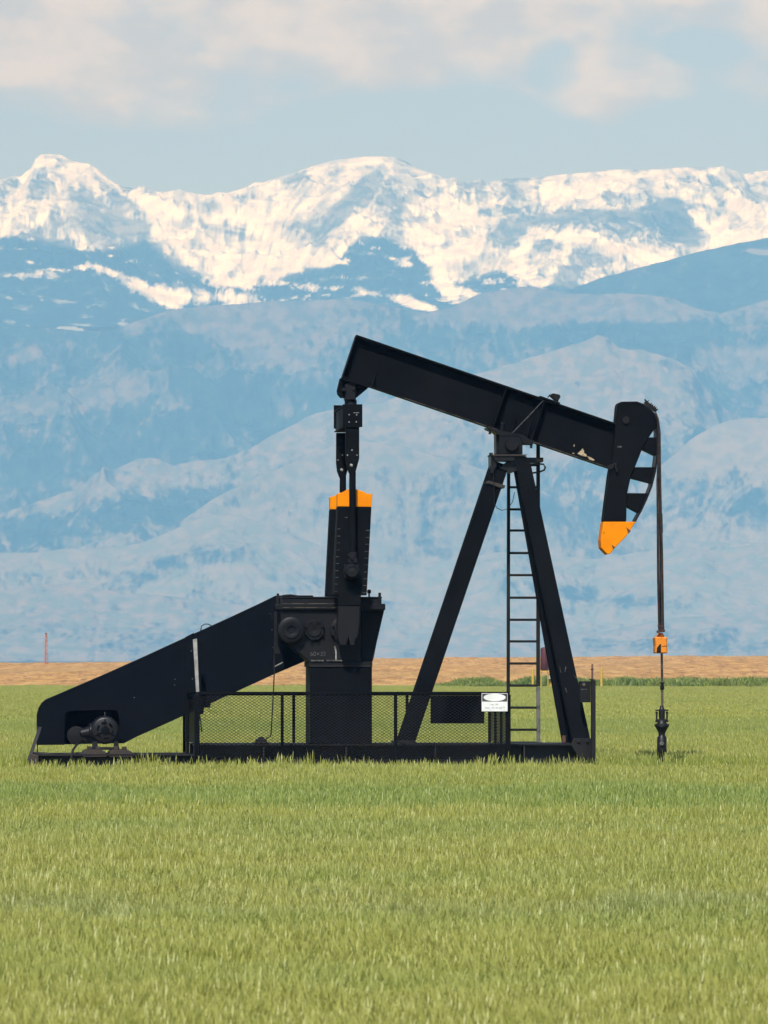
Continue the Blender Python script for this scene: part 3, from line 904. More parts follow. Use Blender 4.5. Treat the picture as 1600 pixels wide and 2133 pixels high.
# ---- cranks and counterweights
for sgn in (-1, 1):
    fv = -0.76 if sgn < 0 else 0.54
    bv = fv + 0.22
    # outline is traced once on the near face; the far set is the same solid moved back
    W_ = [(703.5, 1028.5), (711, 1027), (724, 1019.5), (745, 1019.5), (757, 1024), (765, 1028.5), (776, 1028.5), (774, 1056)]
    WT = [(703.5, 1028.5), (711, 1027), (724, 1019.5), (745, 1019.5), (757, 1024), (765, 1028.5), (776, 1028.5), (774, 1056), (703, 1055)]
    WB = [(703, 1055.2), (774, 1056.2), (769, 1150), (764, 1240), (752, 1240), (752, 1262), (705, 1262), (705, 1240), (693.5, 1240), (698, 1150)]
    CR = [(705, 1262.4), (749.5, 1262.4), (749.5, 1300), (746, 1325), (740, 1332), (738.5, 1345), (729, 1344), (726, 1326), (722, 1344), (709, 1344), (704, 1330), (703, 1300)]

    def pp_(mb, pts, v0, v1):
        r = [L(x, y, -0.76) for x, y in pts]
        mb.prism([Vector((p.x, v0, p.z)) for p in r], [Vector((p.x, v1, p.z)) for p in r])
    part('counterweight', M['black'], pj, lambda mb: pp_(mb, WB, fv, bv), 0.008)
    part('counterweight_top', M['orange'], pj, lambda mb: pp_(mb, WT, fv, bv), 0.005, label='bright orange painted top of a counterweight')
    part('crank', M['cast'], pj, lambda mb: (pp_(mb, CR, fv + .01, bv - .02), mb.lathe(Vector((L(727, 1312.5, -.76).x, min(fv + .1, fv + .1), L(727, 1312.5, -.76).z)), (0, 1, 0), [(0, .10), (.3 if sgn < 0 else .02, .10)], 16)), 0.006)
    if sgn < 0:
        for k, yy in enumerate((1078, 1101, 1116, 1130, 1145, 1159, 1173, 1188, 1202, 1216, 1231)):
            xl_ = 703 - (yy - 1055) * (9.5 / 185)
            xr_ = 774 - (yy - 1055) * (10 / 185)
            if k == 0:
                part('scale_mark', M['bolt'], pj, lambda mb: rect(mb, 717, 1077, 724, 1078.4, fv - .004, fv - .001))
            else:
                part('scale_mark', M['mark'], pj, lambda mb: rect(mb, xl_ + 1, yy, xl_ + 9, yy + 1.3, fv - .004, fv - .001))
                part('scale_mark', M['mark'], pj, lambda mb: rect(mb, xr_ - 9, yy + 3, xr_ - 1, yy + 4.2, fv - .004, fv - .001))
        part('corner_rib', M['cast'], pj, lambda mb: poly(mb, [(702.3, 1056), (704.6, 1056), (696.6, 1238), (694.2, 1238)], fv - .012, fv - .001))
# ---- pitman arms (near, far)
for sgn in (-1, 1):
    dv = 0.0 if sgn < 0 else 1.66
    bx = L(733, 1190, -.93).x

    def Q(px, py, v):
        p = L(px, py, v)
        return Vector((p.x, v + dv, p.z))
    part('pitman_arm', M['black'], pj, lambda mb: (mb.tube([Q(736, 962, -.86), Q(734.5, 980, -.86), Q(734.3, 1010, -.86), Q(735, 1155, -.86)], [.065, .045, .046, .046], 14)), 0, True)

    def strap(mb):
        for (va, vb) in ((-.90, -.82),):
            r = [L(x, y, va) for x, y in ((720.5, 890), (748.5, 890), (748.5, 955), (744, 972), (740, 986), (727.5, 986), (722.5, 972), (720.5, 955))]
            mb.prism([Vector((p.x, va + dv, p.z)) for p in r], [Vector((p.x, vb + dv, p.z)) for p in r])
    part('pitman_strap', M['black'], pj, strap, 0.008)
    for (x_, y_, r_) in ((733.5, 937.5, 1.7), (724, 948, 1.7), (744, 948, 1.7)):
        c_b = Q(x_, y_, -.915)
        part('strap_bolt', M['bright'], pj, lambda mb: mb.lathe(c_b, (0, 1, 0), [(0, r_ * PZ(0) * .8), (.02, r_ * PZ(0))], 8))
    cb2 = Q(732.5, 967, -.915)
    part('strap_nut', M['bright'], pj, lambda mb: mb.lathe(cb2, (0, .8, -.6), [(0, .016), (.02, .026)], 10), 0, True)

    def wristpin(mb):
        c = Q(733.5, 1190, -.97)
        mb.lathe(c, (0, 1, 0), [(.0, .035), (.004, .05), (.004, .062), (-.008, .066), (-.008, .074), (.01, .08), (.03, .10), (.05, .108), (.19, .108)], 24)
        for (dx_, dz_) in ((-.085, .085), (.085, .085), (-.085, -.065), (.085, -.065)):
            cc = c + Vector((dx_, .05, dz_))
            mb.lathe(cc, (0, 1, 0), [(0, .018), (.03, .02), (.05, .02)], 6)
        mb.prism([Q(725, 1172, -.92), Q(745, 1172, -.92), Q(742, 1150, -.92), Q(728, 1150, -.92)], [Q(725, 1172, -.82), Q(745, 1172, -.82), Q(742, 1150, -.82), Q(728, 1150, -.82)])
        mb.lathe(Q(733.5, 1163, -.945), (0, 1, 0), [(0, .022), (.03, .028)], 8)
        mb.lathe(Q(726, 1157, -.94), (0, 1, 0), [(0, .012), (.02, .016)], 6)
        mb.lathe(Q(741, 1157, -.94), (0, 1, 0), [(0, .012), (.02, .016)], 6)
    part('wrist_pin_bearing', M['cast'], pj, wristpin, 0, True)
    if sgn < 0:
        part('wrist_pin', M['cast'], pj, lambda mb: mb.lathe(Q(733.5, 1190, -.80), (0, 1, 0), [(0, .05), (.1, .05)], 12))
# ---- equaliser


def equalizer(mb):
    x0, x1 = L(717, 866, -.90).x, L(752, 866, -.90).x
    z1, z0 = L(735, 843, -.90).z, L(735, 888.5, -.90).z
    mb.box((x1 - .012, -.87, z0), (x1, .87, z1))
    mb.box((x0, -.87, z1 - .014), (x1 - .013, .87, z1))
    mb.box((x0, -.87, z0), (x1 - .013, .87, z0 + .014))
    mb.box((x0 + .02, -.87, z0 + .0145), (x0 + .032, .87, z1 - .0145))


part('equalizer_beam', M['black'], pj, equalizer)
part('equalizer_end_plate', M['black'], pj, lambda mb: rect(mb, 714, 842, 755, 889.5, -.93, -.905), 0.004)
for (x_, y_) in ((727.5, 863.5), (743, 864), (727.5, 879), (742.5, 878.5)):
    part('plate_bolt', M['bright'], pj, lambda mb: disc(mb, x_, y_, 1.4, -.95, -.931, 8))
part('plate_weld', M['bright'], pj, lambda mb: rect(mb, 736.5, 859.3, 748, 860.2, -.934, -.9305))
part('equalizer_end_plate', M['black'], pj, lambda mb: rect(mb, 695.5, 844, 736, 893, .88, .90), 0.004)
part('equalizer_neck', M['cast'], pj, lambda mb: (mb.lathe(L(730.5, 843.5, 0), (0, 0, 1), [(0, .085), (.06, .085), (.08, .07), (.13, .07)], 18)), 0, True)
part('neck_collar', M['edge'], pj, lambda mb: mb.lathe(L(730.5, 834, 0), (0, 0, 1), [(0, .062), (.01, .074), (.022, .072)], 18), 0, True)
part('tail_bearing', M['cast'], pj, lambda mb: (poly(mb, [(719, 833), (718.5, 801), (722, 797), (728, 795), (735, 797), (741, 801), (741.5, 833)], -.12, .12),
                                                disc(mb, 717, 812, 4.5, -.16, .16, 12), disc(mb, 737, 812, 3.2, -.135, .135, 12)), 0.008)
part('bearing_bracket', M['black'], pj, lambda mb: poly(mb, [(709, 787), (702.8, 813), (704, 821), (710, 828), (742, 829), (765, 810), (768, 798.5)], -.05, .10), 0.006)
part('bearing_mount', M['black'], pj, lambda mb: poly(mb, [(712, 786), (769, 803.5), (767.5, 808), (711, 790.5)], -.16, .16), 0.004)

# ---- walking beam
p_tl, p_tr = L(743, 697, -.13), L(1288, 883, -.13)
p_bl, p_br = L(712, 785, -.13), L(1272, 973.5, -.13)
bd = (p_tr - p_tl).normalized()
bn_ = Vector((-bd.z, 0, bd.x))
if bn_.z < 0:
    bn_ = -bn_
BH = (p_tl - p_bl).dot(bn_)
bt0 = p_tl.copy(); bt0.y = 0
bt1 = p_tr.copy(); bt1.y = 0
bb0 = bt0 - bn_ * BH
Yv = Vector((0, 1, 0))


def at_beam(s, h, v=0.0):
    """s metres along from the tail, h metres below the top flange"""
    q = bt0 + bd * s - bn_ * h
    q.y = v
    return q


BL = (bt1 - bt0).length + .22


def walking_beam(mb):
    mb.strut(at_beam(0, .012), at_beam(BL, .012), Yv, .26, bn_, .024)
    mb.strut(at_beam(0, BH - .012), at_beam(BL - .02, BH - .012), Yv, .26, bn_, .024)
    mb.strut(at_beam(0.013, BH / 2), at_beam(BL, BH / 2), Yv, .016, bn_, BH - .05)


wb = part('walking_beam', M['black'], pj, walking_beam)
part('beam_end_plate', M['black'], wb, lambda mb: mb.strut(at_beam(-.002, BH / 2), at_beam(.010, BH / 2), Yv, .25, bn_, BH - .05))


def stiff(px, py, full=True):
    p = L(px, py, -.13)
    s = (p - bt0).dot(bd)
    for side in (-1, 1):
        part('beam_stiffener', M['black'], wb, lambda mb: mb.strut(at_beam(s - .006, BH / 2, side * .068), at_beam(s + .006, BH / 2, side * .068), Yv, .118, bn_, BH - .05))


stiff(1050, 825)
stiff(1129, 855)
part('flange_edge', M['edge'], wb, lambda mb: mb.strut(at_beam(.9, BH - .003, -.1315), at_beam(BL - .1, BH - .003, -.1315), Yv, .002, bn_, .005))
# small triangular gussets on the lower flange


def gusset(px, py, hgt, wid):
    p = L(px, py, -.13)
    s = (p - bt0).dot(bd)
    for side in (-1, 1):
        part('gusset', M['black'], wb, lambda mb: mb.prism([at_beam(s - .006, BH - .026, side * .012), at_beam(s - .006, BH - .026, side * (.012 + wid)), at_beam(s - .006, BH - .026 - hgt, side * .012)],
                                                           [at_beam(s + .006, BH - .026, side * .012), at_beam(s + .006, BH - .026, side * (.012 + wid)), at_beam(s + .006, BH - .026 - hgt, side * .012)]))


gusset(776, 803, .22, .11)
gusset(1066, 900, .26, .112)
gusset(1098, 911, .26, .112)
# peeled paint showing through on the web
for ring in ([(1193, 943), (1197, 944.5), (1196, 945.5), (1192, 944.5)], [(1203, 945), (1212, 936), (1214, 934), (1217, 940), (1216, 943), (1222, 947), (1222, 951), (1214, 950)], [(1223, 950), (1230, 952), (1239, 958), (1236, 959.5), (1228, 957)],
             [(1195, 926), (1197, 926), (1197, 930), (1195, 930)]):
    part('bare_patch', mat('bare_patch_metal', (0.50, 0.40, 0.25), .8, 0, .2, (0.30, 0.22, 0.13), 30.0) if 'bare_patch_metal' not in bpy.data.materials else bpy.data.materials['bare_patch_metal'], wb,
         lambda mb: poly(mb, ring, -.0095, -.0085))
# lamp on top of the beam
bl = part('beam_lamp', M['cast'], pj, lambda mb: (poly(mb, [(1146, 823), (1152, 819), (1166, 822), (1168, 827), (1163, 835), (1157, 833)], -.12, .06)), 0.006)
part('lamp_bracket', M['greasy'], bl, lambda mb: mb.tube([L(1141, 828, -.03), L(1145, 823, -.03), L(1150, 822, -.03)], .009))
part('lamp_bracket', M['greasy'], bl, lambda mb: mb.tube([L(1162, 838, -.03), L(1161, 832, -.03)], .012))
part('lamp_plate', M['cast'], bl, lambda mb: poly(mb, [(1125, 824), (1167, 838.5), (1167, 841.5), (1125, 827)], -.15, .1), 0.003)
part('lamp_wire', M['mark'], pj, lambda mb: mb.tube([L(1132, 834, -.15), L(1100, 868, -.17), L(1068, 901, -.18)], .006))

# ---- horsehead
HH = [(1286, 847), (1288, 840), (1295, 836.5), (1327, 836), (1342, 841.5), (1354, 851), (1365.5, 864), (1370, 876), (1371, 890), (1364.5, 893), (1352, 911), (1338, 935), (1323, 973), (1314, 995), (1307, 1027), (1305.5, 1054), (1305, 1086.5),
      (1257.5, 1086.5), (1261, 1056), (1269.5, 989), (1276, 955), (1281, 901)]
hh = part('horsehead', M['black'], pj, lambda mb: poly(mb, HH, -.16, .14), 0.012)
for q in ([(1352.5, 911), (1371, 911), (1370, 948), (1365, 948), (1338.5, 935)], [(1323.5, 973), (1367, 973), (1360, 1007), (1356, 1006), (1314.5, 995)], [(1307, 1027), (1352, 1027.5), (1333, 1068), (1329, 1067), (1306, 1054)]):
    part('head_rib', M['black'], hh, lambda mb: poly(mb, q, -.145, .125), 0.004)
ARC = [(1342, 841.5), (1354, 850), (1366, 863), (1370.5, 877), (1372, 896), (1371.5, 948), (1367, 982), (1359, 1014), (1349, 1039), (1337, 1065), (1324.5, 1087)]


def arc_plate(mb):
    o = [L(x, y, -.16) for x, y in ARC]
    cen = L(1290, 930, -.16)
    inn = [p + Vector((cen.x - p.x, 0, cen.z - p.z)).normalized() * .028 for p in o]
    for i in range(len(o) - 1):
        r = [o[i], o[i + 1], inn[i + 1], inn[i]]
        mb.prism(r, [Vector((p.x, .16, p.z)) for p in r])


part('arc_plate', M['cast'], hh, arc_plate)
part('head_tip', M['orange'], hh, lambda mb: poly(mb, [(1257, 1086.8), (1324.6, 1086.8), (1305, 1117), (1281, 1141), (1272, 1153), (1266, 1155), (1259, 1148), (1252.6, 1141), (1251.5, 1125)], -.165, .145), 0.006, label='bright orange painted tip of the horsehead')
mk_ = mat('dark_nick', (0.10, 0.03, 0.005), .8)
for q in ([(1304.5, 1098), (1314, 1106), (1309, 1112)], [(1274, 1134), (1282, 1140.5), (1277, 1144)], [(1257, 1108), (1259.5, 1108), (1258, 1113)]):
    part('tip_nick', mk_, hh, lambda mb: poly(mb, q, -.1675, -.166))
part('head_pin', M['cast'], hh, lambda mb: disc(mb, 1304, 875, 8, -.20, -.161, 20), 0, True)
part('head_latch', M['cast'], hh, lambda mb: (poly(mb, [(1263, 974), (1271, 968), (1284, 964), (1286, 968), (1273, 979)], -.19, -.165), mb.tube([L(1281, 966, -.2), L(1285, 983, -.2)], .018)), 0.004)
part('head_scuff', M['bolt'], hh, lambda mb: rect(mb, 1286, 929, 1295, 932, -.163, -.161))


def clamp(mb):
    o = [L(x, y, -.13) for x, y in ((1344, 841), (1368, 861))]
    mb.strut(o[0] + Vector((0, .03, .03)), o[1] + Vector((0, .03, .03)), Yv, .05, Vector((.6, 0, .8)), .05)
    rr = random.Random(4)
    for k in range(12):
        p = o[0].lerp(o[1], k / 11) + Vector((0, .02, .045))
        mb.tube([p, p + Vector((rr.uniform(-.01, .025), rr.uniform(-.03, .03), rr.uniform(.01, .03)))], .008, 5)


part('rope_clamp', M['greasy'], hh, clamp)
# ---- bridle ropes, carrier bar and polished rod
br_paths = [
    ([(1366, 862), (1371, 876), (1374.5, 900), (1375.5, 985), (1376.5, 1040), (1379.5, 1150), (1382, 1316)], -.20, .013, 'rope2'),
    ([(1365, 862), (1370, 876), (1372.5, 900), (1371.5, 960), (1369, 1000), (1369.8, 1080), (1370.5, 1200), (1373, 1316)], -.17, .014, 'rope2'),
    ([(1366, 860), (1371, 874), (1374, 898), (1374.8, 985), (1375, 1070), (1376.5, 1180), (1378, 1316)], .15, .014, 'rope'),
    ([(1365, 860), (1370, 874), (1372.6, 900), (1372, 960), (1371, 1070), (1372.3, 1200), (1375, 1316)], .13, .014, 'rope')]
for (pts, v_, r_, mm_) in br_paths:
    part('bridle_rope', M[mm_], pj, lambda mb: mb.tube([L(x, y, v_ * (1 - max(0, (y - 1000) / 316) * .6)) for x, y in pts], r_, 7), 0, True)
part('rope_clip', M['rope'], pj, lambda mb: mb.tube([L(1377.5, 1070, -.1), L(1378.5, 1110, -.1)], .018, 7), 0, True)
part('rope_lashing', M['rope'], pj, lambda mb: mb.tube([L(1370, 1303, -.1), L(1384, 1306, -.1), L(1372, 1309, -.1), L(1385, 1313, -.1)], .012, 6), 0, True)
part('rope_socket', M['rope'], pj, lambda mb: mb.tube([L(1368, 1316, -.1), L(1385, 1314, -.1)], .016, 6), 0, True)
cb = part('carrier_bar', M['orange_worn'], pj, lambda mb: (poly(mb, [(1364.5, 1327), (1391, 1327), (1390, 1345), (1391, 1361), (1365, 1361), (1366, 1345)], -.13, .13),), 0.014)
part('bar_collar', M['orange_worn'], cb, lambda mb: mb.lathe(L(1375.5, 1327.5, 0), (0, 0, 1), [(0, .055), (.02, .058), (.05, .042), (.06, .03)], 16), 0, True)
part('bar_slot', M['greasy'], cb, lambda mb: poly(mb, [(1368, 1360), (1368.5, 1350), (1375, 1341), (1377, 1342), (1377, 1360)], -.134, -.131))
part('bar_groove', M['greasy'], cb, lambda mb: rect(mb, 1378, 1345.6, 1390, 1346.6, -.1325, -.1305))
part('polished_rod', M['rod'], pj, lambda mb: mb.tube([L(1378.5, 1361, 0), L(1380, 1479, 0)], .0175, 10), 0, True)
part('rod_clamp', M['greasy'], pj, lambda mb: (mb.lathe(L(1379.5, 1437, 0), (0, 0, 1), [(0, .022), (.01, .03), (.06, .03), (.062, .022), (.085, .022), (.087, .033), (.105, .033)], 10)), 0, True)

# ---- samson post


def hsec(mb, p0, p1, wid, dep, tf=.018, tw=.014):
    """H section between p0 and p1: flanges face the machine's front and back"""
    p0, p1 = Vector(p0), Vector(p1)
    d = (p1 - p0).normalized()
    side = d.cross(Vector((0, 1, 0))).normalized()
    nrm = d.cross(side).normalized()
    w0, w1 = wid if isinstance(wid, tuple) else (wid, wid)

    def st(off, sw, h, oh):
        r = lambda p, ww: [p + side * (-ww / 2) + nrm * (oh - h / 2), p + side * (ww / 2) + nrm * (oh - h / 2), p + side * (ww / 2) + nrm * (oh + h / 2), p + side * (-ww / 2) + nrm * (oh + h / 2)]
        mb.prism(r(p0, sw[0]), r(p1, sw[1]))
    st(0, (w0, w1), tf, dep / 2 - tf / 2)
    st(0, (w0, w1), tf, -dep / 2 + tf / 2)
    st(0, (tw, tw), dep - 2 * tf - .001, 0)


part('post_leg', M['black'], pj, lambda mb: hsec(mb, L(843.5, 1549, 0), L(1041, 965, 0), (.235, .245), .24))
for sv in (-1, 1):
    if sv < 0:
        a_, b_ = L(1213, 1552, -.62), L(1088, 962, -.14)
    else:
        a_ = L(1213, 1552, -.62); a_.y = .62
        b_ = L(1088, 962, -.14); b_.y = .14
    part('post_leg', M['black'], pj, lambda mb: hsec(mb, a_, b_, (.235, .20), .15))
part('leg_foot', M['greasy'], pj, lambda mb: (rect(mb, 820, 1543, 866, 1549.5, -.2, .2), disc(mb, 836, 1545, 3.5, -.22, -.201, 8)), 0.004)
part('leg_foot', M['greasy'], pj, lambda mb: (poly(mb, [(1190, 1553), (1196, 1538), (1232, 1538), (1240, 1553), (1238, 1592), (1212, 1592), (1204, 1575)], -.76, -.70), disc(mb, 1206, 1545, 3.5, -.79, -.761, 8), disc(mb, 1224, 1545, 3.5, -.79, -.761, 8)), 0.006)
part('leg_foot', M['greasy'], pj, lambda mb: rect(mb, 1188, 1545, 1236, 1549.5, .45, .75), 0.004)
part('leg_clamp', M['dirty'], pj, lambda mb: (poly(mb, [(1013, 1003), (1018, 1001), (1053, 1011), (1051, 1017), (1040, 1016), (1020, 1008), (1012, 1008)], -.16, .16)), 0.006)
part('post_top_plate', M['dirty'], pj, lambda mb: poly(mb, [(1022, 946.5), (1099, 946.5), (1094, 950), (1026, 950)], -.24, .24), 0.003)
part('post_head', M['greasy'], pj, lambda mb: (poly(mb, [(1027, 950.2), (1073, 950.2), (1072, 960), (1031, 960)], -.22, .2), poly(mb, [(1073, 950.4), (1097, 950.4), (1100, 972), (1066, 985), (1040, 975)], -.14, .16), poly(mb, [(1023, 950), (1035, 950), (1036, 966), (1027, 985), (1023, 985)], -.18, .18)), 0.004)
part('plate_bolt', M['greasy'], pj, lambda mb: rect(mb, 1020, 943, 1027, 950, -.2, -.12), 0.004)
part('plate_bolt', M['greasy'], pj, lambda mb: rect(mb, 1024, 952, 1027, 962, -.2, -.12), 0.003)
cbr = part('center_bearing', M['cast'], pj, lambda mb: (poly(mb, [(1040, 946), (1040, 905), (1088, 905), (1089, 946)], -.20, .22), poly(mb, [(1034, 946), (1033.5, 902), (1039.8, 902), (1039.8, 946)], -.1, .2)), 0.008)
part('bearing_cap', M['cast'], cbr, lambda mb: disc(mb, 1066.5, 925.5, 14, -.27, -.201, 28), 0, True)
part('bearing_saddle', M['cast'], pj, lambda mb: (poly(mb, [(1015, 889), (1045, 897), (1090, 906), (1112, 921), (1111, 925), (1090, 925), (1082, 908.5), (1042, 908.5), (1030, 899), (1015, 893)], -.21, .18)), 0.005)
for (x_, y_) in ((1021, 897), (1107, 926), (1046, 888)):
    part('saddle_bolt', M['greasy'], pj, lambda mb: mb.lathe(L(x_, y_, -.18), Vector((.1, 0, 1)), [(-.05, .018), (.04, .018), (.042, .03), (.06, .03)], 8))
part('post_wire', M['greasy'], pj, lambda mb: mb.tube([L(1027, 960, -.2), L(1029, 1020, -.2), L(1030, 1050, -.2), L(1036, 1059, -.1), L(1046, 1063, 0), L(1058, 1060, .1), L(1068, 1045, .1), L(1072, 1025, .1)], .005, 5))

for q in ([(1166, 1386), (1168, 1396), (1170, 1403), (1167, 1398)], [(1178, 1388), (1180, 1389), (1178, 1399), (1176, 1400)], [(1177, 1432), (1179, 1434), (1182, 1443), (1180, 1443)], [(1194, 1405), (1202, 1413), (1201, 1414)], [(1180, 1448), (1183, 1447), (1184, 1452)]):
    part('paint_scratch', M['mark'], pj, lambda mb: poly(mb, q, -.605, -.600))
# ---- ladder
ld = part('ladder_rail', M['greasy'], pj, lambda mb: mb.strut(L(1058.5, 1549, .78), L(1059.5, 985, .62), Vector((1, 0, 0)), .044, Yv, .05), 0.003)
part('ladder_rail', M['greasy'], pj, lambda mb: (mb.strut(L(1121, 1430, .75), L(1121, 926, .6), Vector((1, 0, 0)), .050, Yv, .05)), 0.003)
part('ladder_rail', M['worn'], pj, lambda mb: mb.strut(L(1122, 1549, .78), L(1121, 1431, .75), Vector((1, 0, 0)), .050, Yv, .05), 0.003, label='pale worn lower length of the ladder rail')  # lower length of this rail gets a paler grey
for k, yy in enumerate((969, 1015, 1061, 1105, 1152, 1198, 1245, 1291, 1336, 1382, 1428, 1474, 1520, 1547)):
    vv = .78 - (1549 - yy) / 564 * .16
    part('rung', M['greasy'], pj, lambda mb: mb.tube([L(1059, yy, vv), L(1121, yy, vv)], .017, 6))
part('ladder_bracket', M['greasy'], pj, lambda mb: rect(mb, 1092, 953, 1132, 962, .05, .58), 0.004)
part('ladder_hoop', M['greasy'], pj, lambda mb: mb.tube([L(1098, 968, .3), L(1122, 966.5, .4), L(1132, 967, .5), L(1136, 973, .6), L(1134, 979, .75), L(1124, 983, .7), L(1098, 987, .5)], .013, 7), 0, True)
part('pipe_stub', M['rustpost'], pj, lambda mb: mb.tube([L(1175, 1549, .5), L(1175, 1532, .5)], .028, 10), label='short rusty pipe stub on the skid')

# ------------------------------------------------------------------ guard rail with mesh
FV, FB = -1.15, 1.05
gf = thing('guard_fence', 'low black steel rail and expanded mesh guard fence around the pumpjack base', 'fence', (OX, OY, 0), TH)


def post(px, v, ytop, ybot, wpx, name='fence_post'):
    x_ = L(px, ytop, v)
    zb_ = max(0.0, L(px, ybot, v).z)
    hw_ = wpx / 2 * PZ(v)
    part(name, M['black'], gf, lambda mb: mb.box((x_.x - hw_, v - .025, zb_), (x_.x + hw_, v + .025, x_.z)), 0.003)


for (px, yt, wd) in ((410.5, 1446.5, 11), (588, 1446.5, 6), (824, 1446.5, 7), (1058.5, 1447, 10)):
    post(px, FV, yt, 1625, wd)
for (px, yt, wd) in ((384, 1457, 6), (612, 1448.5, 6), (848, 1448.5, 6), (1020, 1448.5, 6)):
    post(px, FB, yt, 1612, wd)
part('top_rail', M['black'], gf, lambda mb: mb.strut(L(411, 1443.6, FV), L(1061, 1443.6, FV), Vector((0, 0, 1)), .036, Yv, .045), 0.003)
part('top_rail', M['black'], gf, lambda mb: mb.strut(L(384, 1446.5, FB), L(1022, 1446.5, FB), Vector((0, 0, 1)), .03, Yv, .04), 0.003)
part('bottom_rail', M['black'], gf, lambda mb: mb.strut(L(417, 1580, FV), L(1052, 1580, FV), Vector((0, 0, 1)), .02, Yv, .03), 0.003)
part('side_rail', M['black'], gf, lambda mb: (mb.strut(L(411, 1443.6, FV + .03), L(384, 1446.5, FB - .03), Vector((0, 0, 1)), .03, Vector((1, 0, 0)), .04),))
part('side_rail', M['black'], gf, lambda mb: (mb.strut(L(1058, 1443.6, FV + .03), L(1020, 1446.5, FB - .03), Vector((0, 0, 1)), .03, Vector((1, 0, 0)), .04),))
for (v_, px) in ((-.4, 1044), (.3, 1032)):
    post(px, v_, 1449, 1549, 5)
for (v_, px) in ((.35, 391),):
    post(px, v_, 1450, 1572, 7)
part('side_panel', M['black'], gf, lambda mb: mb.prism([L(384, 1456, FB - .05), L(388, 1456, .45), L(388, 1490, .45), L(384, 1490, FB - .05)], [p + Vector((.012, 0, 0)) for p in (L(384, 1456, FB - .05), L(388, 1456, .45), L(388, 1490, .45), L(384, 1490, FB - .05))]))


def strands(mb, p00, ux, uz, W, Hh, dx, dz, r):
    """expanded metal: two families of slanting strands clipped to a W x Hh panel"""
    sl = dz / dx
    nrm = Vector(ux).cross(Vector(uz)).normalized()
    for fam in (1, -1):
        n = int((W + Hh / sl) / dx) + 2
        for k in range(-1, n):
            x0_ = k * dx - Hh / sl
            pts = []
            for (x_, z_) in ((x0_, 0), (x0_ + Hh / sl, Hh)):
                pts.append([x_, z_])
            (xa, za), (xb, zb_) = pts
            if xb <= 0 or xa >= W:
                continue
            if xa < 0:
                za = -xa * sl
                xa = 0
            if xb > W:
                zb_ = Hh - (xb - W) * sl
                xb = W
            if fam < 0:
                za, zb_ = Hh - za, Hh - zb_
            if abs(xb - xa) < dx * .3:
                continue
            A = Vector(p00) + Vector(ux) * xa + Vector(uz) * za + nrm * (.0015 * fam)
            B = Vector(p00) + Vector(ux) * xb + Vector(uz) * zb_ + nrm * (.0015 * fam)
            d = (B - A).normalized()
            s_ = d.cross(nrm).normalized()
            mb.prism([A - s_ * r, A + s_ * r, A + nrm * r * 1.2], [B - s_ * r, B + s_ * r, B + nrm * r * 1.2])


def meshpanel(mb):
    a = L(415, 1580, FV)
    b = L(1054, 1580, FV)
    strands(mb, a, (1, 0, 0), (0, 0, 1), (b - a).length, L(415, 1446, FV).z - a.z, .062, .040, .0028)


ms = part('mesh_screen', M['greasy'], gf, meshpanel)
ms['kind'] = 'stuff'


def sidemesh(mb):
    a = L(1058, 1549, FV + .03)
    b = L(1022, 1549, FB - .03)
    d = (b - a)
    d.z = 0
    strands(mb, a, d.normalized(), (0, 0, 1), d.length, .64, .062, .040, .0028)
    a = L(410, 1549, FV + .03)
    b = L(385, 1549, FB - .03)
    d = (b - a)
    d.z = 0
    strands(mb, a, d.normalized(), (0, 0, 1), d.length, .58, .062, .040, .0028)


ms2 = part('mesh_screen', M['greasy'], gf, sidemesh)
ms2['kind'] = 'stuff'
part('solid_panel', M['black'], gf, lambda mb: (rect(mb, 897, 1449, 1009, 1507, FB - .06, FB - .04),), 0.003, label='solid dark plate hung on the far side of the fence')

# warning sign
sg = thing('warning_sign', 'white warning sign with a white oval on black, hung on the fence rail', 'sign', (OX, OY, 0), TH)
SV = FV - .05
part('sign_plate', M['white'], sg, lambda mb: rect(mb, 1003.5, 1444, 1057.5, 1482, SV, SV + .008), 0.003)
part('sign_header', M['signblack'], sg, lambda mb: rect(mb, 1004.5, 1444.8, 1056.5, 1461, SV - .003, SV - .001))
part('sign_oval', M['white'], sg, lambda mb: poly(mb, [(1030.5 + 23 * math.cos(a), 1452.8 + 7.8 * math.sin(a)) for a in np.linspace(0, 2 * math.pi, 33)[:-1]], SV - .006, SV - .004))
for (x0, x1, y0, y1) in ((1022, 1028.5, 1466, 1468.5), (1032, 1037.5, 1465.5, 1468.5), (1010, 1020, 1473, 1475.3), (1024, 1030, 1473, 1475), (1032, 1038, 1472.5, 1475.3), (1039.5, 1045.5, 1472.3, 1475.3), (1048, 1052, 1472, 1474)):
    part('faded_lettering', M['signgrey'], sg, lambda mb: rect(mb, x0, y0, x1, y1, SV - .003, SV - .001))
part('sign_hook', M['greasy'], sg, lambda mb: (mb.box(tuple(L(1012, 1446, SV + .009)), tuple(L(1014, 1441, SV + .05))), mb.box(tuple(L(1048, 1446, SV + .009)), tuple(L(1050, 1441, SV + .05)))))

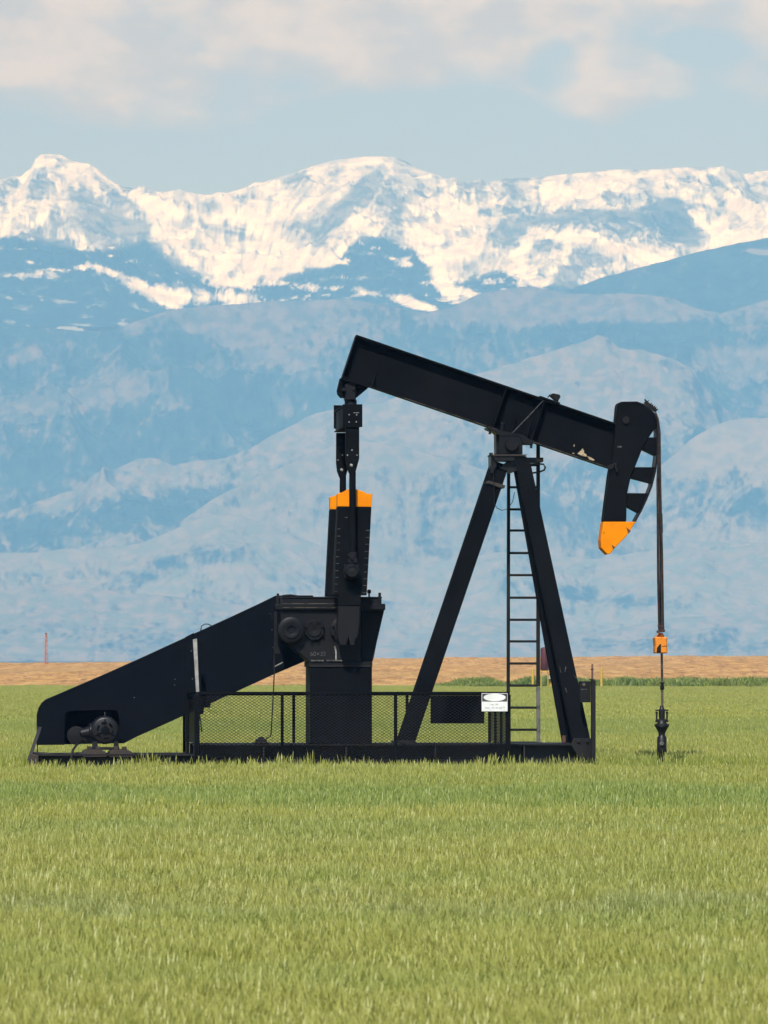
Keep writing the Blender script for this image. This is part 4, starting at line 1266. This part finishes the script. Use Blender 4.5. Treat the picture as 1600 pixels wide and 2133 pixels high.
# control box on its post at the right end
cx_ = thing('control_box', 'small black electrical box with round dial, on a post beside the pumpjack legs', 'control box', (OX, OY, 0), TH)
CV = -.9
part('box_post', M['greasy'], cx_, lambda mb: mb.box((L(1231, 1417, CV).x, CV - .05, 0), (L(1240, 1417, CV).x, CV + .02, L(1231, 1417, CV).z)), 0.004)
part('enclosure', M['cast'], cx_, lambda mb: rect(mb, 1208, 1419, 1230.6, 1463, CV - .06, CV + .1), 0.008)
part('post_cap', M['greasy'], cx_, lambda mb: rect(mb, 1229.5, 1414.5, 1238, 1417, CV - .05, CV + .02), 0.003)
part('dial', M['dirty'], cx_, lambda mb: disc(mb, 1216.5, 1426, 4.2, CV - .075, CV - .061, 16), 0, True)
part('dial_face', M['edge'], cx_, lambda mb: disc(mb, 1216.5, 1426, 2.6, CV - .079, CV - .0755, 14))
part('nameplate', M['mark'], cx_, lambda mb: rect(mb, 1210, 1435, 1223, 1436.5, CV - .064, CV - .0605))

# ------------------------------------------------------------------ wellhead
wv = Vector((L(1378, 1600, 0).x * cT + OX, L(1378, 1600, 0).x * sT + OY, 0))
wx = (1378 - 800) / F


def WH(px, py, dy=0.0):
    yy = wv.y + dy
    return Vector((((px - 800) / F) * yy, yy, H + (HOR - py) / F * yy)) - Vector((wv.x, wv.y, 0))


whd = thing('wellhead', 'dark greasy wellhead with bolted stuffing box under the polished rod', 'wellhead', tuple(wv), 0)
U = wv.y / F
zW = lambda py: H + (HOR - py) * U
part('casing_pipe', M['greasy'], whd, lambda mb: mb.lathe((-.01, 0, 0), (0, 0, 1), [(0, .052), (zW(1566), .052)], 18), 0, True)
part('tee_body', M['greasy'], whd, lambda mb: mb.lathe((.005, 0, 0), (0, 0, 1), [(zW(1566), .066), (zW(1563), .068), (zW(1536), .066), (zW(1533), .05), (zW(1529), .045), (zW(1524), .055), (zW(1515), .088), (zW(1512), .105), (zW(1508.5), .102), (zW(1507), .07), (zW(1500), .05), (zW(1499), .04), (zW(1478), .045), (zW(1475), .03), (zW(1470), .024)], 20), 0, True)
part('outlet_plug', M['bolt'], whd, lambda mb: mb.lathe((.0, -.062, zW(1549)), (0, -1, 0), [(0, .03), (.02, .03), (.022, .02), (.045, .02)], 10), 0, True)
for sx_ in (-1, 1):
    part('gland_bolt', M['greasy'], whd, lambda mb: (mb.tube([(sx_ * .072 + .005, 0, zW(1504)), (sx_ * .072 + .005, 0, zW(1482))], .013, 7), mb.lathe((sx_ * .072 + .005, 0, zW(1486)), (0, 0, 1), [(0, .02), (.02, .02)], 6), mb.lathe((sx_ * .072 + .005, 0, zW(1504)), (0, 0, 1), [(0, .022), (.025, .022)], 6)), 0, True)
part('gland_plate', M['greasy'], whd, lambda mb: (mb.box((-.085, -.04, zW(1481)), (.095, .04, zW(1478))), mb.box((-.075, -.035, zW(1502)), (.085, .035, zW(1498)))), 0.004)
part('flange_plate', M['greasy'], whd, lambda mb: mb.box((-.03, -.1, zW(1515)), (.04, .1, zW(1509))), 0.004)

# ------------------------------------------------------------------ far roadside gear


def farpt(px, py, d):
    return Vector((((px - 800) / F) * d, d, H + (HOR - py) / F * d))


D1 = 271.0
for (px, yt, lab) in ((1110, 1391, 'yellow bollard seen between the ladder rails, left of the maroon tank'), (1253, 1391, 'yellow bollard standing alone in the weeds right of the pumpjack legs')):
    b = farpt(px, yt, D1)
    th_ = thing('bollard', lab, 'bollard', (b.x, D1, 0), 0, 'yellow bollards along the field edge')
    part('pipe', M['yellow'], th_, lambda mb: mb.tube([(0, 0, 0), (0, 0, b.z - .06)], .065, 12), 0, True)
    part('domed_cap', M['yellow'], th_, lambda mb: mb.lathe((0, 0, b.z - .06), (0, 0, 1), [(0, .07), (.03, .066), (.06, .03)], 12), 0, True)
b = farpt(1134.5, 1348, D1)
tk = thing('chemical_tank', 'maroon upright tank on a yellow stand at the far edge of the field', 'tank', (b.x, D1, 0))
zt, zb2 = b.z, farpt(0, 1397, D1).z
part('tank_shell', M['maroon'], tk, lambda mb: mb.lathe((0, 0, zb2), (0, 0, 1), [(0, .20), (.04, .225), (zt - zb2 - .12, .225), (zt - zb2 - .03, .17), (zt - zb2, .06)], 20), 0, True)
for (sx_, sy_) in ((-1, -1), (1, -1), (-1, 1), (1, 1)):
    part('stand_leg', M['yellow'], tk, lambda mb: mb.tube([(sx_ * .19, sy_ * .15, 0), (sx_ * .17, sy_ * .13, zb2 + .02)], .025, 6))
part('stand_shelf', M['yellow'], tk, lambda mb: mb.box((-.24, -.2, zb2 - .06), (.24, .2, zb2 - .005)))
b = farpt(1147.5, 1376, D1)
mtb = thing('meter_box', 'small white meter box with yellow pipe beside the maroon tank', 'meter box', (b.x, D1 + .1, 0))
part('cabinet', M['white'], mtb, lambda mb: mb.box((-.15, -.12, farpt(0, 1398, D1).z), (.2, .12, b.z)), .02)
part('vent_pipe', M['yellow'], mtb, lambda mb: mb.tube([(-.12, 0, farpt(0, 1376, D1).z), (-.12, 0, farpt(0, 1358, D1).z)], .055, 8))
part('valve_body', M['pale'], mtb, lambda mb: mb.lathe((.0, -.02, farpt(0, 1418, D1).z), (0, 0, 1), [(0, .1), (.1, .2), (.3, .16), (.4, .05)], 12), 0, True)
part('riser', M['yellow'], mtb, lambda mb: mb.tube([(0.02, 0, 0), (0.02, 0, farpt(0, 1398, D1).z)], .04, 8))
b = farpt(1233.5, 1383, D1 - 4)
fp = thing('fence_post', 'thin rusty stake rising from the weeds behind the control box', 'post', (b.x, D1 - 4, 0))
part('stake', M['rustpost'], fp, lambda mb: mb.tube([(0, 0, 0), (.01, 0, b.z)], [.06, .045], 8))
part('wire_clip', M['rustpost'], fp, lambda mb: mb.box((-.09, -.07, b.z - .32), (.09, .07, b.z - .26)))
D2 = 640.0
b = farpt(96, 1321, D2)
ms_ = thing('lattice_mast', 'rusty red lattice mast rising behind the plowed field at far left', 'mast', (b.x, D2, 0))
ht = b.z
for k in range(3):
    a = 2 * math.pi * k / 3 + .4
    part('mast_leg', M['mast'], ms_, lambda mb: mb.tube([(math.cos(a) * .24, math.sin(a) * .24, 0.2), (math.cos(a) * .12, math.sin(a) * .12, ht)], .045, 6))
nz_ = 9
for j in range(nz_):
    for k in range(3):
        a0 = 2 * math.pi * k / 3 + .4
        a1 = 2 * math.pi * (k + 1) / 3 + .4
        z0_, z1_ = 0.2 + (ht - .2) * j / nz_, 0.2 + (ht - .2) * (j + 1) / nz_
        r0, r1 = .24 - .12 * j / nz_, .24 - .12 * (j + 1) / nz_
        part('brace', M['mast'], ms_, lambda mb: mb.tube([(math.cos(a0) * r0, math.sin(a0) * r0, z0_), (math.cos(a1) * r1, math.sin(a1) * r1, z1_)], .03, 5))
part('mast_cap', M['rustpost'], ms_, lambda mb: mb.lathe((0, 0, ht), (0, 0, 1), [(0, .14), (.12, .12), (.2, .04)], 8))

# ------------------------------------------------------------------ wheat
def leaf_mat(name, kind):
    m = bpy.data.materials.new(name)
    m.use_nodes = True
    t = NT(m.node_tree)
    t.n.clear()
    out = t.add('ShaderNodeOutputMaterial')
    pos = t.add('ShaderNodeNewGeometry').outputs['Position']
    rnd = t.add('ShaderNodeObjectInfo').outputs['Random']
    x, y, z = t.sep(pos)
    tip = attr(t, 'tip')
    if kind == 'wheat':
        big = t.noise(t.vmath('MULTIPLY', pos, (0.16, 0.30, 0.0)), 1.0, 4, 0.6)
        med = t.noise(t.vmath('MULTIPLY', pos, (0.9, 0.7, 0.0)), 1.0, 3, 0.6)
        wob = t.math('MULTIPLY', t.math('SUBTRACT', t.noise(t.vmath('MULTIPLY', pos, (0.5, 0.1, 0.0)), 1.0, 3, 0.6), 0.5), 7.0)
        yy = t.math('ADD', y, wob)

        def band(c, wd):
            d = t.math('ABSOLUTE', t.math('SUBTRACT', yy, c))
            return t.map(d, wd * 0.35, wd, 1.0, 0.0)
        green = t.math('ADD', t.math('ADD', t.math('MULTIPLY', band(51.0, 6.0), 0.95), t.math('MULTIPLY', band(39.5, 2.2), 0.45)), t.map(big, 0.45, 0.68, 0.0, 0.55), clamp=True)
        green = t.math('ADD', green, t.math('MULTIPLY', band(105.0, 18), 0.5), clamp=True)
        blue = t.math('ADD', t.math('MULTIPLY', band(27.5, 1.7), t.map(med, 0.35, 0.6, 0.1, 0.8)), t.math('MULTIPLY', t.map(rnd, 0.86, 0.95), 0.5), clamp=True)
        c = t.mix(t.map(rnd, 0.0, 1.0, smooth=False), (0.270, 0.315, 0.030), (0.435, 0.435, 0.072))
        c = t.mix(t.math('MULTIPLY', green, 0.75), c, (0.150, 0.290, 0.035))
        c = t.mix(t.math('MULTIPLY', blue, 0.45), c, (0.13, 0.235, 0.135))
        pale = t.mix(0.6, c, (0.66, 0.61, 0.22))
        c = t.mix(t.math('MULTIPLY', tip, 0.75), c, pale)
    else:
        n = t.noise(pos, 0.35, 3, 0.6)
        c = t.mix(t.map(n, 0.35, 0.65), (0.17, 0.25, 0.05), (0.31, 0.36, 0.07))
        c = t.mix(t.math('MULTIPLY', rnd, 0.35), c, (0.33, 0.36, 0.09))
    d = t.add('ShaderNodeBsdfDiffuse')
    tr = t.add('ShaderNodeBsdfTranslucent')
    gl = t.add('ShaderNodeBsdfGlossy')
    gl.inputs['Roughness'].default_value = 0.45
    t.put(d.inputs['Color'], c)
    t.put(tr.inputs['Color'], c)
    m1 = t.add('ShaderNodeMixShader')
    m1.inputs[0].default_value = 0.38
    t.l.new(d.outputs[0], m1.inputs[1])
    t.l.new(tr.outputs[0], m1.inputs[2])
    m2 = t.add('ShaderNodeMixShader')
    m2.inputs[0].default_value = 0.03
    t.l.new(m1.outputs[0], m2.inputs[1])
    t.l.new(gl.outputs[0], m2.inputs[2])
    t.l.new(m2.outputs[0], out.inputs[0])
    return m


WM = leaf_mat('wheat_leaf', 'wheat')
GM = leaf_mat('weed_leaf', 'weed')


def tuft(name, nb, rad, hmin, hmax, wid, m, seed, heads=0.5, lean=0.25, link=None):
    rr = random.Random(seed)
    vs, fs, tips = [], [], []
    for i in range(nb):
        a = rr.uniform(0, 2 * math.pi)
        r0 = rad * math.sqrt(rr.random())
        bx_, by_ = math.cos(a) * r0, math.sin(a) * r0
        h = rr.uniform(hmin, hmax)
        fa = rr.uniform(0, 2 * math.pi)
        ln = rr.uniform(0.02, lean) * h
        lx, ly = math.cos(fa) * ln, math.sin(fa) * ln
        ta = rr.uniform(-1.0, 1.0)
        tx, ty = math.cos(ta), math.sin(ta)
        head = rr.random() < heads
        prof = ((0.0, .5), (.45, .8), (.78, .6), (1.0, .06)) if not head else ((0, .3), (.7, .35), (.80, .95), (.92, .85), (1.0, .15))
        b0 = len(vs)
        for (s_, w_) in prof:
            px_ = bx_ + lx * s_ ** 2
            py_ = by_ + ly * s_ ** 2
            ww = wid * w_ * .5
            z_ = h * (s_ if not (not head and s_ == 1.0 and ln > .17 * h) else .95)
            vs.append((px_ - tx * ww, py_ - ty * ww, z_))
            vs.append((px_ + tx * ww, py_ + ty * ww, z_))
            tv = (max(0, s_ - .6) / .4) * (1.0 if head else .45)
            tips += [tv, tv]
        for k in range(len(prof) - 1):
            j = b0 + 2 * k
            fs.append((j, j + 1, j + 3, j + 2))
    me = bpy.data.meshes.new(name)
    me.from_pydata(vs, [], fs)
    at = me.attributes.new('tip', 'FLOAT', 'POINT')
    at.data.foreach_set('value', tips)
    me.materials.append(m)
    o = bpy.data.objects.new(name, me)
    return o


def scatter(name, variants, P, VAR, SC, RZ, label, cat):
    col = bpy.data.collections.new(name + '_kinds')
    for o in variants:
        col.objects.link(o)
    me = bpy.data.meshes.new(name)
    me.vertices.add(len(P))
    me.vertices.foreach_set('co', P.astype(np.float32).ravel())
    for k, a, ty in (('var', VAR.astype(np.int32), 'INT'), ('sc', SC.astype(np.float32), 'FLOAT_VECTOR'), ('rot', RZ.astype(np.float32), 'FLOAT_VECTOR')):
        at = me.attributes.new(k, ty, 'POINT')
        at.data.foreach_set('value' if ty == 'INT' else 'vector', a.ravel())
    ob = bpy.data.objects.new(name, me)
    C.objects.link(ob)
    ob['kind'] = 'stuff'
    ob['label'] = label
    ob['category'] = cat
    ng = bpy.data.node_groups.new(name + '_scatter', 'GeometryNodeTree')
    ng.interface.new_socket('Geometry', in_out='INPUT', socket_type='NodeSocketGeometry')
    ng.interface.new_socket('Geometry', in_out='OUTPUT', socket_type='NodeSocketGeometry')
    gi = ng.nodes.new('NodeGroupInput')
    go = ng.nodes.new('NodeGroupOutput')
    ci = ng.nodes.new('GeometryNodeCollectionInfo')
    ci.inputs['Collection'].default_value = col
    ci.inputs['Separate Children'].default_value = True
    ci.inputs['Reset Children'].default_value = True
    ip = ng.nodes.new('GeometryNodeInstanceOnPoints')
    ip.inputs['Pick Instance'].default_value = True

    def na(nm, ty):
        n = ng.nodes.new('GeometryNodeInputNamedAttribute')
        n.data_type = ty
        n.inputs['Name'].default_value = nm
        return n.outputs[0]
    ng.links.new(gi.outputs[0], ip.inputs['Points'])
    ng.links.new(ci.outputs[0], ip.inputs['Instance'])
    ng.links.new(na('var', 'INT'), ip.inputs['Instance Index'])
    er = ng.nodes.new('FunctionNodeEulerToRotation')
    ng.links.new(na('rot', 'FLOAT_VECTOR'), er.inputs[0])
    ng.links.new(er.outputs[0], ip.inputs['Rotation'])
    ng.links.new(na('sc', 'FLOAT_VECTOR'), ip.inputs['Scale'])
    ng.links.new(ip.outputs[0], go.inputs[0])
    md = ob.modifiers.new('scatter', 'NODES')
    md.node_group = ng
    return ob


def wedge(n, y0, y1, margin=1.14, extra=1.2):
    u = rng.random(n)
    y = np.sqrt(y0 * y0 + u * (y1 * y1 - y0 * y0))
    hw = 0.0757 * y * margin + extra
    x = (rng.random(n) * 2 - 1) * hw
    return x, y


kinds = []
for k in range(6):
    kinds.append(tuft('wheat_a%d' % k, 9, .05, .22, .37, .0062, WM, 100 + k, .6))
for k in range(6):
    kinds.append(tuft('wheat_b%d' % k, 14, .085, .22, .37, .0092, WM, 200 + k, .5))
for k in range(6):
    kinds.append(tuft('wheat_c%d' % k, 26, .22, .22, .36, .028, WM, 300 + k, .4))
kinds.sort(key=lambda o: o.name)
parts_ = []
for (n, y0, y1, base_i, dz) in ((60000, 16.3, 20.0, 0, 1.0), (30000, 16.3, 26.0, 6, 1.0), (150000, 20.0, 42.0, 0, 1.0), (150000, 42.0, 115.0, 6, 1.0), (110000, 115.0, 286.0, 12, 1.0)):
    x, y = wedge(n, y0, y1)
    dx, dy = x - OX, y - OY
    uu = cT * dx + sT * dy
    vv = -sT * dx + cT * dy
    keep = ~((uu > xrl - .1) & (uu < xr + .25) & (vv > -0.72) & (vv < 0.8))
    keep &= ~(np.hypot(x - wv.x, y - wv.y) < .13)
    x, y = x[keep], y[keep]
    m_ = len(x)
    hn = fbm(x / 2.2 + 50, y / 2.2 + 50, 3) - .5
    hn2 = fbm(x / 0.35 + 50, y / 0.5 + 50, 2) - .5
    sc = 0.74 + hn * .35 + hn2 * .25 + rng.random(m_) * .18 - .09
    gu, gv = uu[keep], vv[keep]
    low_ = .33 + .58 * np.clip((-gv - .7) / 5.2, 0, 1)
    tall = (rng.random(m_) < .07) * rng.uniform(.15, .6, m_)
    sc = sc * np.where((gu > xrl - 1) & (gu < xr + 2.6) & (gv < .9) & (gv > -5.9), low_ + tall, 1.0)
    S = np.stack([np.full(m_, 1.0), np.full(m_, 1.0), sc], -1)
    R = np.stack([rng.normal(0, .05, m_), rng.normal(0.02, .06, m_), rng.uniform(-.6, .6, m_) + math.pi * (rng.random(m_) < .5)], -1)
    parts_.append((np.stack([x, y, np.zeros(m_)], -1), rng.integers(0, 6, m_) + base_i, S, R))
m_ = 120000                                  # the crop goes on to both sides of the view, thinner planted
y = np.sqrt(12.0 ** 2 + rng.random(m_) * (286.0 ** 2 - 12.0 ** 2)) * np.where(rng.random(m_) < .6, 1, .45)
y = np.clip(y, 12, 286)
x = (0.0757 * y * 1.14 + 1.1 + rng.random(m_) ** 1.4 * (4 + y * .22)) * np.where(rng.random(m_) < .5, -1, 1)
S = np.stack([np.full(m_, 1.0), np.full(m_, 1.0), .74 + (fbm(x / 2.2 + 50, y / 2.2 + 50, 3) - .5) * .35 + rng.random(m_) * .18 - .09], -1)
R = np.stack([rng.normal(0, .05, m_), rng.normal(0.02, .06, m_), rng.uniform(-.6, .6, m_)], -1)
parts_.append((np.stack([x, y, np.zeros(m_)], -1), rng.integers(0, 6, m_) + np.where(y < 60, 6, 12), S, R))
scatter('wheat', kinds, np.concatenate([p[0] for p in parts_]), np.concatenate([p[1] for p in parts_]), np.concatenate([p[2] for p in parts_]), np.concatenate([p[3] for p in parts_]),
        'green young wheat crop covering the field around the pumpjack', 'wheat')

# weeds along the field's far edge
wk = [tuft('weed_a%d' % k, 34, .45, .25, .75, .07, GM, 500 + k, .1, .6) for k in range(5)]
n = 8000
x = (rng.random(n) * 2 - 1) * 36
y = 274 + rng.random(n) * 13
pxw = 800 + x / y * F
hgt = 0.25 + 0.75 * np.clip((pxw - 860) / 120, 0, 1) + .18 * np.clip((pxw - 470) / 60, 0, 1) * np.clip((700 - pxw) / 60, 0, 1)
keepw = rng.random(n) < np.where(pxw < 820, .25, 1.0)
x, y, pxw, hgt = x[keepw], y[keepw], pxw[keepw], hgt[keepw]
hgt = hgt * (0.12 + 1.25 * fbm(x / 1.7, y / 6, 4)) + .10 * rng.random(len(x))
S = np.stack([np.full(len(x), 1.), np.full(len(x), 1.), hgt * 1.05], -1)
R = np.stack([np.zeros(len(x)), np.zeros(len(x)), rng.uniform(0, 6.28, len(x))], -1)
scatter('weeds', wk, np.stack([x, y, np.zeros(len(x))], -1), rng.integers(0, 5, len(x)), S, R, 'strip of green weeds growing between the wheat and the plowed field', 'weeds')

# ------------------------------------------------------------------ haze
hz = MB()
hz.box((-9000, -120, -1.0), (9000, 19000, 1560))
hm = bpy.data.materials.new('haze')
hm.use_nodes = True
t = NT(hm.node_tree)
t.n.clear()
ho = t.add('ShaderNodeOutputMaterial')
pv_ = t.add('ShaderNodeVolumePrincipled')
pv_.inputs['Color'].default_value = (0.205, 0.51, 1.0, 1)
pv_.inputs['Absorption Color'].default_value = (1, 1, 1, 1)
pv_.inputs['Density'].default_value = 1.35e-4
pv_.inputs['Anisotropy'].default_value = -0.4
t.l.new(pv_.outputs[0], ho.inputs['Volume'])
ho_ = hz.build('haze', hm)
ho_['kind'] = 'stuff'
